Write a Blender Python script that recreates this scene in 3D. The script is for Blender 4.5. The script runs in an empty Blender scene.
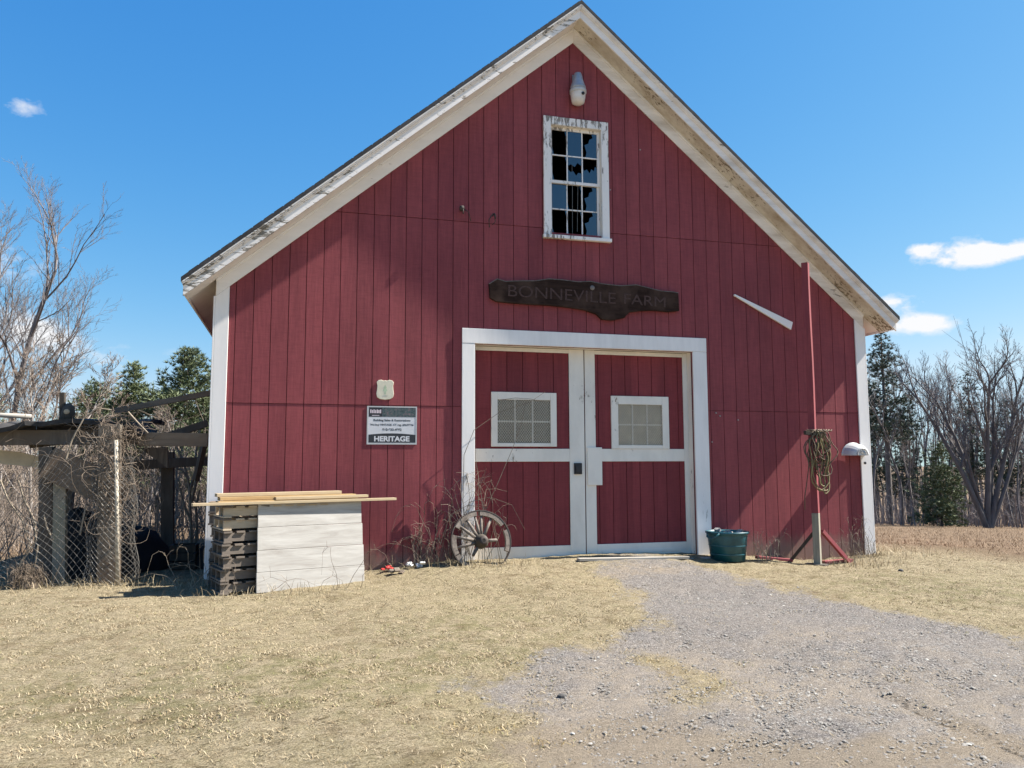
import bpy, bmesh, math, random
import numpy as np
from mathutils import Vector, Matrix

R = math.radians
PI = math.pi
scene = bpy.context.scene
col = scene.collection
rng = random.Random(7)
nrng = np.random.default_rng(11)

# ------------------------------------------------------------------ camera
F_PX, PITCH, ROLL, YAW = 783.207, 0.1016, -0.0032, -0.2663
CAM = Vector((0.9927, -9.8553, 1.706))
cy_, sy_ = math.cos(YAW), math.sin(YAW)
FWD = Vector((-sy_*math.cos(PITCH), cy_*math.cos(PITCH), math.sin(PITCH)))
_r = Vector((cy_, sy_, 0)); _u = _r.cross(FWD)
RT = _r*math.cos(ROLL) + _u*math.sin(ROLL)
UP = -_r*math.sin(ROLL) + _u*math.cos(ROLL)
cam_d = bpy.data.cameras.new('camera'); cam = bpy.data.objects.new('camera', cam_d); col.objects.link(cam)
cam_d.sensor_width = 36; cam_d.lens = 36*F_PX/1024; cam_d.clip_end = 3000; cam_d.clip_start = .05
M = Matrix((RT, UP, -FWD)).transposed().to_4x4(); M.translation = CAM
cam.matrix_world = M
scene.camera = cam

def pdir(px, py):
    return FWD + RT*((px-512)/F_PX) - UP*((py-384)/F_PX)
def at(px, py, y):
    """surveyed point of the place on the vertical plane y"""
    d = pdir(px, py); t = (y-CAM.y)/d.y
    return CAM + d*t

# ------------------------------------------------------------------ terrain height
def gz(x, y):
    x = np.asarray(x, float); y = np.asarray(y, float)
    z = .385 + .033*np.minimum(y, 0)
    z = np.maximum(z, -.2)
    z = z + .115*np.exp(-(np.abs(x-4.5)/2.6)**4)*np.exp(-(np.minimum(y, 0)/1.2)**2)
    z = z - .065*np.exp(-((x-8.0)/.9)**2-((y+.45)/.7)**2)
    z = z - .05*np.clip(y, 0, 80) - .035*np.clip(x-11, 0, 60) - .02*np.clip(-x-6, 0, 60)*(y > -40)
    z = z + .018*np.sin(x*1.3+.5)*np.sin(y*1.1) + .012*np.sin(x*2.9+y*1.7)
    return np.maximum(z, -5.0)
def g(x, y): return float(gz(x, y))

# ------------------------------------------------------------------ node helpers
def new_mat(name):
    m = bpy.data.materials.new(name); m.use_nodes = True
    nt = m.node_tree; b = nt.nodes['Principled BSDF']
    return m, nt, b
def N(nt, t, **k):
    n = nt.nodes.new(t)
    for a, v in k.items():
        if a in n.inputs.keys(): n.inputs[a].default_value = v
        else: setattr(n, a, v)
    return n
def L(nt, a, b): nt.links.new(a, b)
def coords(nt, scale=(1, 1, 1), rot=(0, 0, 0), kind='Object'):
    if kind == 'World':
        t = N(nt, 'ShaderNodeNewGeometry'); o = t.outputs['Position']
    else:
        t = N(nt, 'ShaderNodeTexCoord'); o = t.outputs[kind]
    m = N(nt, 'ShaderNodeMapping'); m.inputs['Scale'].default_value = scale; m.inputs['Rotation'].default_value = rot
    L(nt, o, m.inputs['Vector']); return m.outputs[0]
def noise(nt, vec, scale, detail=5, rough=.6, dist=0):
    n = N(nt, 'ShaderNodeTexNoise'); n.inputs['Scale'].default_value = scale; n.inputs['Detail'].default_value = detail
    n.inputs['Roughness'].default_value = rough; n.inputs['Distortion'].default_value = dist
    if vec is not None: L(nt, vec, n.inputs['Vector'])
    return n.outputs['Fac']
def ramp(nt, fac, stops, interp='LINEAR'):
    r = N(nt, 'ShaderNodeValToRGB'); e = r.color_ramp.elements; r.color_ramp.interpolation = interp
    while len(e) < len(stops): e.new(.5)
    for el, (p, c) in zip(e, stops):
        el.position = p; el.color = (c, c, c, 1) if isinstance(c, (int, float)) else (*c, 1)
    L(nt, fac, r.inputs['Fac']); return r.outputs['Color']
def mix(nt, fac, a, b, mode='MIX'):
    n = N(nt, 'ShaderNodeMix', data_type='RGBA', blend_type=mode)
    for s, v in ((n.inputs['Factor'], fac), (n.inputs['A'], a), (n.inputs['B'], b)):
        pass
    def put(sock, v):
        if isinstance(v, (int, float)): sock.default_value = v
        elif isinstance(v, tuple): sock.default_value = (*v, 1) if len(v) == 3 else v
        else: L(nt, v, sock)
    put(n.inputs[0], fac); put(n.inputs[6], a); put(n.inputs[7], b)
    return n.outputs[2]
def math_(nt, op, a, b=0., clamp=False):
    n = N(nt, 'ShaderNodeMath', operation=op, use_clamp=clamp)
    for i, v in enumerate((a, b)):
        if isinstance(v, (int, float)): n.inputs[i].default_value = v
        else: L(nt, v, n.inputs[i])
    return n.outputs[0]
def bump(nt, b, h, strength=.3, dist=.01, prev=None):
    n = N(nt, 'ShaderNodeBump'); n.inputs['Strength'].default_value = strength; n.inputs['Distance'].default_value = dist
    L(nt, h, n.inputs['Height'])
    if prev is not None: L(nt, prev, n.inputs['Normal'])
    L(nt, n.outputs[0], b.inputs['Normal']); return n.outputs[0]

def wood_mat(name, a, b_, c=None, rot=(0, 0, 0), stretch=(1, 1, 12), scale=4., rough=.85, bs=.4):
    """a weathered board: streaks along one axis"""
    m, nt, p = new_mat(name)
    inv = tuple(1./s if s > 1 else 1. for s in stretch)
    v = coords(nt, tuple(i*1.0 for i in inv), rot)
    n1 = noise(nt, v, scale*4, 6, .7, .6); n2 = noise(nt, coords(nt), scale*.6, 3)
    cc = ramp(nt, n1, [(.3, a), (.7, b_)])
    if c is not None: cc = mix(nt, ramp(nt, n2, [(.45, 0.), (.65, 1.)]), cc, c)
    L(nt, cc, p.inputs['Base Color']); p.inputs['Roughness'].default_value = rough
    bump(nt, p, n1, bs, .006); return m

def peel_mat(name, amount=.35, rot=(0, 0, 0), stretch=(1, 1, 6), white=(.80, .765, .735), under=(.30, .26, .21), dirt=.3, warm=None):
    """white paint on wood, flaking; amount = share of bare wood"""
    m, nt, p = new_mat(name)
    inv = tuple(1./s for s in stretch)
    v = coords(nt, inv, rot); vo = coords(nt)
    n1 = noise(nt, v, 22, 8, .72, .4); n2 = noise(nt, vo, 1.3, 3, .5); n3 = noise(nt, v, 60, 4, .7)
    s = math_(nt, 'ADD', n1, math_(nt, 'MULTIPLY', n2, .55))
    th = 1.10 - amount*.62
    mask = ramp(nt, math_(nt, 'MULTIPLY', s, .8), [(th*.8-.015, 0.), (th*.8+.015, 1.)])
    dm = ramp(nt, noise(nt, v, 5, 5, .65), [(.42, 0.), (.75, dirt)])
    w = mix(nt, dm, white, tuple(q*.62 for q in (white if warm is None else warm)))
    un = ramp(nt, n3, [(.3, tuple(q*.55 for q in under)), (.7, under)])
    L(nt, mix(nt, mask, w, un), p.inputs['Base Color']); p.inputs['Roughness'].default_value = .75
    h = math_(nt, 'SUBTRACT', math_(nt, 'MULTIPLY', n3, .25), mask)
    bump(nt, p, h, .5, .003); return m

def plain(name, c, rough=.6, var=.25, scale=12, metal=0., spec=.5, bs=.15):
    m, nt, p = new_mat(name)
    n = noise(nt, coords(nt), scale, 5, .65)
    L(nt, ramp(nt, n, [(.3, tuple(q*(1-var) for q in c)), (.7, tuple(min(1, q*(1+var)) for q in c))]), p.inputs['Base Color'])
    p.inputs['Roughness'].default_value = rough; p.inputs['Metallic'].default_value = metal
    p.inputs['Specular IOR Level'].default_value = spec
    bump(nt, p, n, bs, .004); return m

# red siding
def siding_mat(name, a, b_, pitch=.2045, off=.23, stain=True):
    m, nt, p = new_mat(name)
    pos = N(nt, 'ShaderNodeNewGeometry').outputs['Position']
    sp = N(nt, 'ShaderNodeSeparateXYZ'); L(nt, pos, sp.inputs[0])
    idx = math_(nt, 'FLOOR', math_(nt, 'DIVIDE', math_(nt, 'SUBTRACT', sp.outputs[0], off), pitch))
    row = math_(nt, 'FLOOR', math_(nt, 'DIVIDE', sp.outputs[2], 2.44))
    wn = N(nt, 'ShaderNodeTexWhiteNoise', noise_dimensions='2D')
    cmb = N(nt, 'ShaderNodeCombineXYZ'); L(nt, idx, cmb.inputs[0]); L(nt, row, cmb.inputs[1]); L(nt, cmb.outputs[0], wn.inputs['Vector'])
    v = coords(nt, (1, 1, .07), kind='World'); v0 = coords(nt, kind='World')
    streak = noise(nt, v, 34, 7, .72, .3); blot = noise(nt, v0, 1.1, 5, .6); fine = noise(nt, coords(nt, (1, 1, .2), kind='World'), 120, 4, .7)
    f = math_(nt, 'ADD', math_(nt, 'MULTIPLY', streak, .6), math_(nt, 'ADD', math_(nt, 'MULTIPLY', wn.outputs['Value'], .17), math_(nt, 'MULTIPLY', blot, .35)))
    c = ramp(nt, f, [(.40, a), (.82, b_)])
    # chalky fade and small scuffs
    c = mix(nt, ramp(nt, noise(nt, v, 11, 8, .8, .8), [(.60, 0.), (.80, .35)]), c, (.30, .105, .10))
    chk = noise(nt, coords(nt, (.12, 1, 1), kind='World'), 60, 5, .75, .2)
    c = mix(nt, .55, c, ramp(nt, chk, [(.36, .80), (.5, 1.0), (.66, 1.14)]), 'MULTIPLY')
    c = mix(nt, .6, c, ramp(nt, noise(nt, coords(nt, (1, 1, .1), kind='World'), 3.3, 6, .7, .5), [(.36, .78), (.52, 1.0), (.68, 1.12)]), 'MULTIPLY')
    c = mix(nt, ramp(nt, noise(nt, v0, 19, 8, .8), [(.69, 0.), (.73, .5)]), c, (.25, .15, .13))
    if stain:   # splash-back dirt along the bottom of the boards
        zz = math_(nt, 'ADD', sp.outputs[2], math_(nt, 'MULTIPLY', noise(nt, coords(nt, (1, 1, .4), kind='World'), 4.5, 6, .75), -.62))
        k = ramp(nt, math_(nt, 'MULTIPLY', zz, 1.), [(.20, .75), (.42, 0.)])
        c = mix(nt, k, c, (.21, .15, .12))
    L(nt, c, p.inputs['Base Color']); p.inputs['Roughness'].default_value = .72; p.inputs['Specular IOR Level'].default_value = .3
    bump(nt, p, math_(nt, 'ADD', streak, math_(nt, 'MULTIPLY', fine, .5)), .35, .004)
    return m

RED_A, RED_B = (.180, .0350, .043), (.300, .068, .074)
MT = {}
MT['red'] = siding_mat('red_siding_paint', RED_A, RED_B)
MT['red_door'] = siding_mat('red_door_paint', (.150, .0225, .028), (.240, .042, .047), pitch=.2, off=.05, stain=False)
MT['groove'] = plain('groove_shade_paint', (.085, .012, .015), .9)
ang = math.atan(.842)
MT['rake_l'] = peel_mat('peeling_white_fascia_left', .36, (0, ang, 0), (5, 1, 1), under=(.27, .24, .2))
MT['rake_r'] = peel_mat('peeling_white_fascia_right', .22, (0, -ang, 0), (5, 1, 1), under=(.27, .24, .2), warm=(.58, .46, .33), dirt=.6)
MT['frieze_l'] = peel_mat('white_frieze_left', .16, (0, ang, 0), (6, 1, 1), dirt=.3)
MT['frieze_r'] = peel_mat('white_frieze_right', .24, (0, -ang, 0), (6, 1, 1), warm=(.58, .48, .36), dirt=.7)
MT['soffit_r'] = peel_mat('stained_white_soffit', .38, (0, -ang, 0), (7, 1, 1), white=(.62, .57, .48), under=(.22, .17, .11), warm=(.54, .41, .27), dirt=.9)
MT['corner'] = peel_mat('white_corner_board', .10, (0, 0, 0), (1, 1, 6), dirt=.25)
MT['trim'] = peel_mat('white_door_trim', .15, (0, 0, 0), (1, 1, 6), dirt=.45)
MT['doorwhite'] = peel_mat('white_door_rail', .22, (0, 0, 0), (2, 1, 4), white=(.76, .71, .63), dirt=.5)
MT['winwhite'] = peel_mat('peeling_white_window', .40, (0, 0, 0), (1, 1, 5), under=(.30, .27, .24))
MT['batten'] = peel_mat('loose_white_trim', .05, (0, 0, 0), (3, 1, 1), dirt=.15)
MT['shingle'] = plain('dark_shingle', (.035, .034, .036), .9, .4, 9)
MT['dark_in'] = plain('dark_interior_wood', (.05, .04, .03), .95)
MT['iron'] = plain('rusty_iron', (.045, .032, .026), .7, .4, 20)
MT['black'] = plain('black_paint', (.012, .012, .014), .5)
MT['oldwood'] = wood_mat('weathered_grey_wood', (.085, .07, .055), (.19, .16, .125), (.13, .09, .06), stretch=(1, 1, 10))
MT['oldwood_x'] = wood_mat('weathered_grey_beam', (.10, .075, .055), (.23, .175, .125), (.15, .10, .065), stretch=(10, 1, 1))
MT['darkwood'] = wood_mat('dark_old_wood', (.03, .024, .018), (.075, .06, .045), stretch=(1, 1, 10))
MT['pallet'] = wood_mat('grey_pallet_wood', (0.0900, 0.0720, 0.0585), (0.1980, 0.1620, 0.1305), (0.0810, 0.0675, 0.0540), stretch=(8, 2, 1), bs=.3)
MT['pallet_new'] = wood_mat('pale_pallet_wood', (.32, .25, .17), (.52, .43, .31), stretch=(8, 2, 1), bs=.3)
MT['pine'] = wood_mat('fresh_pine_lumber', (0.2888, 0.1786, 0.0722), (0.3952, 0.2736, 0.1292), (0.3344, 0.2204, 0.0912), stretch=(14, 1, 1), scale=3, bs=.12, rough=.65)
MT['pine2'] = wood_mat('pale_pine_lumber', (0.3344, 0.2508, 0.1444), (0.4104, 0.3268, 0.2128), stretch=(14, 1, 1), scale=3, bs=.12, rough=.65)
MT['teal'] = plain('teal_plastic', (.007, .068, .088), .42, .25, 7)
MT['white_pl'] = plain('white_plastic', (0.4800, 0.4800, 0.4720), .4, .06, 8)
MT['shedwood'] = wood_mat('old_shed_timber', (.06, .047, .037), (.15, .12, .095), (.10, .075, .055), stretch=(1, 1, 8))
MT['oldpale'] = wood_mat('pale_weathered_plank', (.22, .20, .17), (.42, .39, .34), stretch=(10, 1, 1))
MT['postgrey'] = wood_mat('grey_green_post_wood', (.17, .15, .11), (.33, .30, .24), (.24, .23, .17), stretch=(1, 1, 10))
MT['postred'] = wood_mat('red_painted_post', (.13, .018, .024), (.27, .05, .055), (.20, .03, .04), stretch=(1, 1, 10), rough=.75)
MT['rope'] = wood_mat('faded_brown_cord', (.05, .032, .022), (.155, .105, .065), stretch=(1, 1, 3))
MT['rope_g'] = plain('olive_green_cord', (.17, .135, .06), .7)
MT['galv'] = plain('galvanised_wire', (.15, .142, .13), .6, .4, 30, .3)
MT['twig'] = wood_mat('dry_twig', (.14, .11, .08), (.31, .255, .19), stretch=(1, 1, 3), scale=8)
MT['vine'] = wood_mat('dead_vine', (.10, .072, .052), (.24, .185, .135), stretch=(1, 1, 3), scale=8)
MT['bark_l'] = wood_mat('grey_bark_pale', (.17, .145, .125), (.36, .325, .30), stretch=(1, 1, 4), scale=1.5)
MT['bark_m'] = wood_mat('grey_bark_mid', (.075, .064, .062), (.20, .175, .17), stretch=(1, 1, 4), scale=1.5)
MT['bark_x'] = wood_mat('dark_brown_bark', (.055, .046, .044), (.15, .13, .122), stretch=(1, 1, 4), scale=1.5)
MT['bark_d'] = wood_mat('grey_bark_dark', (.075, .062, .054), (.185, .16, .145), stretch=(1, 1, 4), scale=1.5)
MT['twig_far'] = plain('far_grey_twigs', (.25, .21, .19), .9, .3, .3)
MT['twig_tan'] = plain('far_tan_twigs', (.20, .155, .12), .9, .35, .5)
def needle_mat(name, a, b_):
    m, nt, p = new_mat(name)
    oi = N(nt, 'ShaderNodeAttribute', attribute_name='tone')
    n = noise(nt, coords(nt), 1.4, 3)
    f = math_(nt, 'ADD', math_(nt, 'MULTIPLY', oi.outputs['Fac'], .6), math_(nt, 'MULTIPLY', n, .4))
    L(nt, ramp(nt, f, [(.2, a), (.8, b_)]), p.inputs['Base Color']); p.inputs['Roughness'].default_value = .6
    p.inputs['Specular IOR Level'].default_value = .25
    return m
MT['needle'] = needle_mat('pine_needles', (.065, .088, .046), (.19, .22, .115))
MT['needle_y'] = needle_mat('yellow_green_needles', (.075, .098, .045), (.21, .235, .11))
MT['needle_d'] = needle_mat('dark_blue_green_needles', (.040, .056, .042), (.11, .135, .092))
def blade_mat(name, stops):
    m, nt, p = new_mat(name)
    oi = N(nt, 'ShaderNodeAttribute', attribute_name='tone')
    L(nt, ramp(nt, oi.outputs['Fac'], stops), p.inputs['Base Color']); p.inputs['Roughness'].default_value = .7
    p.inputs['Specular IOR Level'].default_value = .2
    return m
MT['blade'] = blade_mat('dry_grass_blades', [(0, (0.1341, 0.0937, 0.0498)), (.3, (0.2681, 0.2040, 0.1168)), (.62, (0.3754, 0.3050, 0.1944)), (.85, (0.4424, 0.3765, 0.2681)), (.88, (0.1341, 0.1391, 0.0469)), (1, (0.2213, 0.2142, 0.0872))])
MT['fieldblade'] = blade_mat('tan_field_grass', [(0, (0.1469, 0.0887, 0.0479)), (.5, (0.2447, 0.1584, 0.0904)), (1, (0.3304, 0.2298, 0.1383))])
def stone_mat():
    m, nt, p = new_mat('gravel_stone')
    oi = N(nt, 'ShaderNodeAttribute', attribute_name='tone')
    L(nt, ramp(nt, oi.outputs['Fac'], [(0, (0.0819, 0.0757, 0.0686)), (.3, (0.1443, 0.1342, 0.1209)), (.8, (0.2145, 0.1997, 0.1810)), (1, (0.3354, 0.3198, 0.2886))]), p.inputs['Base Color'])
    p.inputs['Roughness'].default_value = .85; return m
MT['stone'] = stone_mat()
def glass_mat(name, c=(.02, .03, .05), trans=.0, rough=.03):
    m, nt, p = new_mat(name)
    p.inputs['Base Color'].default_value = (*c, 1); p.inputs['Roughness'].default_value = rough
    p.inputs['Specular IOR Level'].default_value = .5; p.inputs['IOR'].default_value = 1.95
    n = noise(nt, coords(nt), 3, 3); bump(nt, p, n, .05, .01)
    return m
MT['glass'] = glass_mat('old_window_glass', (.012, .02, .04))
def dusty(k=1.25):
    m, nt, p = new_mat('dusty_boarded_pane')
    n = noise(nt, coords(nt), 5, 6, .7)
    L(nt, ramp(nt, n, [(.3, tuple(q*k for q in (.27, .22, .155))), (.7, tuple(q*k for q in (.44, .37, .265)))]), p.inputs['Base Color'])
    p.inputs['Roughness'].default_value = .4; return m
MT['dusty'] = dusty(); MT['dusty_dark'] = dusty(.62)
MT['wire'] = plain('pale_wire_mesh', (.60, .55, .46), .5, .2, 30, .3)

# ------------------------------------------------------------------ mesh helpers
class MB:
    def __init__(s): s.v = []; s.f = []
    def add(s, vs, fs):
        o = len(s.v); s.v += [tuple(v) for v in vs]; s.f += [tuple(i+o for i in f) for f in fs]; return s
    def box(s, a, b):
        (x0, y0, z0), (x1, y1, z1) = a, b
        return s.add([(x0,y0,z0),(x1,y0,z0),(x1,y1,z0),(x0,y1,z0),(x0,y0,z1),(x1,y0,z1),(x1,y1,z1),(x0,y1,z1)],
                     [(0,3,2,1),(4,5,6,7),(0,1,5,4),(1,2,6,5),(2,3,7,6),(3,0,4,7)])
    def obox(s, c, size, mat=None):
        """box about c, turned by a 3x3 matrix"""
        hx, hy, hz = [q/2 for q in size]; c = Vector(c)
        vs = [Vector(p) for p in ((-hx,-hy,-hz),(hx,-hy,-hz),(hx,hy,-hz),(-hx,hy,-hz),(-hx,-hy,hz),(hx,-hy,hz),(hx,hy,hz),(-hx,hy,hz))]
        if mat is not None: vs = [mat @ v for v in vs]
        return s.add([v+c for v in vs], [(0,3,2,1),(4,5,6,7),(0,1,5,4),(1,2,6,5),(2,3,7,6),(3,0,4,7)])
    def bar(s, p, q, w, t, up=(0, 0, 1)):
        """square bar from p to q, w across, t in the up direction"""
        p, q = Vector(p), Vector(q); d = (q-p); ln = d.length; d.normalize()
        u = Vector(up); sd = d.cross(u)
        if sd.length < 1e-4: sd = d.cross(Vector((0, 1, 0)))
        sd.normalize(); u = sd.cross(d)
        m = Matrix((d, sd, u)).transposed()
        return s.obox((p+q)/2, (ln, w, t), m)
    def prism(s, poly, y0, y1):
        """polygon in xz, extruded along y"""
        n = len(poly)
        vs = [(x, y0, z) for x, z in poly] + [(x, y1, z) for x, z in poly]
        fs = [tuple(range(n)), tuple(range(2*n-1, n-1, -1))] + [(i, i+n, (i+1) % n+n, (i+1) % n) for i in range(n)]
        return s.add(vs, fs)
    def tube(s, pts, rad, n=6, cap=True):
        pts = [Vector(p) for p in pts]
        if not isinstance(rad, (list, tuple)): rad = [rad]*len(pts)
        o = len(s.v); prev = None; k = len(pts)
        for i, p in enumerate(pts):
            d = (pts[min(i+1, k-1)] - pts[max(i-1, 0)])
            if d.length < 1e-9: d = Vector((0, 0, 1))
            d.normalize()
            a = prev - d*prev.dot(d) if prev is not None else d.orthogonal()
            if a.length < 1e-6: a = d.orthogonal()
            a.normalize(); prev = a; b = d.cross(a)
            for j in range(n):
                t = 2*PI*j/n; q = p + (a*math.cos(t) + b*math.sin(t))*rad[i]; s.v.append(tuple(q))
        for i in range(k-1):
            for j in range(n):
                a0 = o+i*n+j; a1 = o+i*n+(j+1) % n
                s.f.append((a0, a1, a1+n, a0+n))
        if cap:
            s.f.append(tuple(o+j for j in range(n-1, -1, -1))); s.f.append(tuple(o+(k-1)*n+j for j in range(n)))
        return s
    def lathe(s, prof, c=(0, 0, 0), n=24, axis='z'):
        o = len(s.v); c = Vector(c)
        for r, z in prof:
            for j in range(n):
                t = 2*PI*j/n
                if axis == 'z': q = Vector((r*math.cos(t), r*math.sin(t), z))
                else: q = Vector((r*math.cos(t), z, r*math.sin(t)))
                s.v.append(tuple(c+q))
        for i in range(len(prof)-1):
            for j in range(n):
                a0 = o+i*n+j; a1 = o+i*n+(j+1) % n
                s.f.append((a0, a1, a1+n, a0+n))
        return s
    def build(s, name, mat, parent=None, smooth=False, bevel=0, off=None):
        me = bpy.data.meshes.new(name)
        vs = s.v if off is None else [(a-off[0], b-off[1], c-off[2]) for a, b, c in s.v]
        me.from_pydata(vs, [], s.f); me.materials.append(mat)
        if smooth:
            me.polygons.foreach_set('use_smooth', [True]*len(me.polygons))
        bm = bmesh.new(); bm.from_mesh(me); bmesh.ops.recalc_face_normals(bm, faces=bm.faces[:]); bm.to_mesh(me); bm.free()
        o = bpy.data.objects.new(name, me); col.objects.link(o)
        if parent is not None: o.parent = parent
        if bevel:
            b = o.modifiers.new('bevel', 'BEVEL'); b.width = bevel; b.segments = 2; b.limit_method = 'ANGLE'; b.angle_limit = R(40)
        return o

def tag(o, label=None, cat=None, group=None, kind=None):
    if label: o['label'] = label
    if cat: o['category'] = cat
    if group: o['group'] = group
    if kind: o['kind'] = kind
    return o
def thing(name, loc, label, cat, group=None, rotz=0):
    o = bpy.data.objects.new(name, None); col.objects.link(o); o.location = loc; o.rotation_euler = (0, 0, rotz)
    o.empty_display_size = .2
    return tag(o, label, cat, group)
def copy_tree(o, parent=None):
    c = o.copy(); col.objects.link(c)
    if parent is not None: c.parent = parent
    for ch in list(o.children): copy_tree(ch, c)
    return c
def rays_mesh(name, V, Fc, mat, tone=None, parent=None):
    """big mesh from numpy: V (n,3), Fc (m,k) equal-sized faces, tone per face"""
    me = bpy.data.meshes.new(name); n = len(V); m, k = Fc.shape
    me.vertices.add(n); me.vertices.foreach_set('co', np.ascontiguousarray(V, np.float32).ravel())
    me.loops.add(m*k); me.loops.foreach_set('vertex_index', np.ascontiguousarray(Fc, np.int32).ravel())
    me.polygons.add(m); me.polygons.foreach_set('loop_start', np.arange(0, m*k, k, dtype=np.int32))
    me.polygons.foreach_set('loop_total', np.full(m, k, np.int32))
    me.update(calc_edges=True)
    if tone is not None:
        a = me.attributes.new('tone', 'FLOAT', 'FACE'); a.data.foreach_set('value', np.ascontiguousarray(tone, np.float32))
    me.materials.append(mat)
    o = bpy.data.objects.new(name, me); col.objects.link(o)
    if parent is not None: o.parent = parent
    return o
def text_obj(name, s, size, mat, loc, parent, width=None, bold=0., ext=.001, rotz=0., sx=1.0, height=None):
    cu = bpy.data.curves.new(name, 'FONT'); cu.body = s; cu.size = size; cu.align_x = 'CENTER'; cu.align_y = 'CENTER'
    cu.extrude = ext; cu.offset = bold
    t = bpy.data.objects.new('tmp', cu); col.objects.link(t)
    bpy.context.view_layer.update()
    me = bpy.data.meshes.new_from_object(t.evaluated_get(bpy.context.evaluated_depsgraph_get()))
    bpy.data.objects.remove(t)
    n = len(me.vertices); a = np.empty(n*3, np.float32); me.vertices.foreach_get('co', a); a = a.reshape(-1, 3)
    w = np.ptp(a[:, 0]); h = np.ptp(a[:, 1]); a[:, 0] -= (a[:, 0].max()+a[:, 0].min())/2; a[:, 1] -= (a[:, 1].max()+a[:, 1].min())/2
    if width: a[:, 0] *= width/w
    if height: a[:, 1] *= height/h
    b = np.stack([a[:, 0], -a[:, 2], a[:, 1]], 1)
    me.vertices.foreach_set('co', b.ravel()); me.update()
    me.materials.clear(); me.materials.append(mat)
    o = bpy.data.objects.new(name, me); col.objects.link(o); o.location = loc; o.parent = parent; o.rotation_euler = (0, rotz, 0)
    return o

# ================================================================== SKY, SUN
SUN = Vector((3.12, -.38, 3.35)).normalized()
EL = math.asin(SUN.z); AZ = math.atan2(SUN.x, SUN.y)
w = bpy.data.worlds.new('World'); scene.world = w; w.use_nodes = True
nt = w.node_tree; bg = nt.nodes['Background']
sky = N(nt, 'ShaderNodeTexSky', sky_type='NISHITA'); sky.sun_disc = False
sky.sun_elevation = EL; sky.sun_rotation = AZ; sky.air_density = 1.0; sky.dust_density = .35; sky.ozone_density = 3.0; sky.altitude = 100
tc = N(nt, 'ShaderNodeTexCoord'); gen = tc.outputs['Generated']
def vmath(op, a, b):
    n = N(nt, 'ShaderNodeVectorMath', operation=op)
    for i, v in enumerate((a, b)):
        if isinstance(v, (tuple, Vector)): n.inputs[i].default_value = tuple(v)
        else: L(nt, v, n.inputs[i])
    return n
cl_noise = noise(nt, coords(nt, (1, 1, 1.6), kind='Generated'), 17, 8, .58, .25)
cl_fine = noise(nt, coords(nt, (1, 1, 1.8), kind='Generated'), 45, 6, .6, .2)
total = None
for (px, py, wx, wy, amp) in ((966, 253, 44, 13, 1.0), (1000, 253, 24, 8, .6), (920, 249, 13, 6, .75), (912, 325, 36, 9, 1.0), (893, 304, 26, 10, .9),
                              (14, 105, 28, 11, .55), (45, 335, 45, 20, .50), (75, 362, 60, 16, .42), (15, 320, 30, 18, .5), (232, 360, 70, 16, .35), (1090, 330, 70, 25, .9), (-90, 250, 90, 22, .8)):
    d = pdir(px, py).normalized()
    rt = d.cross(Vector((0, 0, 1))).normalized(); up_ = rt.cross(d)
    a = math_(nt, 'DIVIDE', vmath('DOT_PRODUCT', gen, rt).outputs['Value'], wx/F_PX)
    b = math_(nt, 'DIVIDE', vmath('DOT_PRODUCT', gen, up_).outputs['Value'], wy/F_PX)
    fr = math_(nt, 'GREATER_THAN', vmath('DOT_PRODUCT', gen, d).outputs['Value'], 0.)
    rr = math_(nt, 'ADD', math_(nt, 'MULTIPLY', a, a), math_(nt, 'MULTIPLY', b, b))
    e = math_(nt, 'MULTIPLY', math_(nt, 'MULTIPLY', math_(nt, 'POWER', 2.718, math_(nt, 'MULTIPLY', rr, -1.0)), amp), fr)
    total = e if total is None else math_(nt, 'ADD', total, e)
dens = math_(nt, 'ADD', math_(nt, 'MULTIPLY', total, 1.0), math_(nt, 'ADD', math_(nt, 'MULTIPLY', math_(nt, 'SUBTRACT', cl_noise, .5), 2.6), math_(nt, 'MULTIPLY', math_(nt, 'SUBTRACT', cl_fine, .5), 1.5)))
cl = ramp(nt, math_(nt, 'MULTIPLY', dens, total, True), [(.12, 0.), (.62, 1.)])
STR, EXPO = .052, 1.55
DISP = STR*2**EXPO
sep = N(nt, 'ShaderNodeSeparateColor'); L(nt, sky.outputs[0], sep.inputs[0])
cmbc = N(nt, 'ShaderNodeCombineColor')
# a clear-air grade of the sky colour, channel by channel
for ch, (g0, k_, p_, mx) in enumerate(((.62, 2.85, 1.6, .62), (1.0, .93, .85, .85), (1.10, .95, .40, 1.02))):
    v_ = math_(nt, 'MULTIPLY', math_(nt, 'POWER', math_(nt, 'MULTIPLY', sep.outputs[ch], g0*.149), p_), k_)
    L(nt, math_(nt, 'DIVIDE', math_(nt, 'MINIMUM', v_, mx), DISP), cmbc.inputs[ch])
final = mix(nt, cl, cmbc.outputs[0], tuple(q/DISP for q in (.97, .98, 1.0)))
L(nt, final, bg.inputs['Color']); bg.inputs['Strength'].default_value = STR
sd = bpy.data.lights.new('sun', 'SUN'); sd.energy = 5.0; sd.angle = R(.53); sd.color = (1, .95, .87)
so = bpy.data.objects.new('sun', sd); col.objects.link(so); so.rotation_euler = SUN.to_track_quat('Z', 'Y').to_euler(); so.location = (20, -5, 30)
vs = scene.view_settings; vs.view_transform = 'Standard'; vs.look = 'None'; vs.exposure = EXPO; vs.gamma = 1; vs.use_curve_mapping = False

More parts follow.
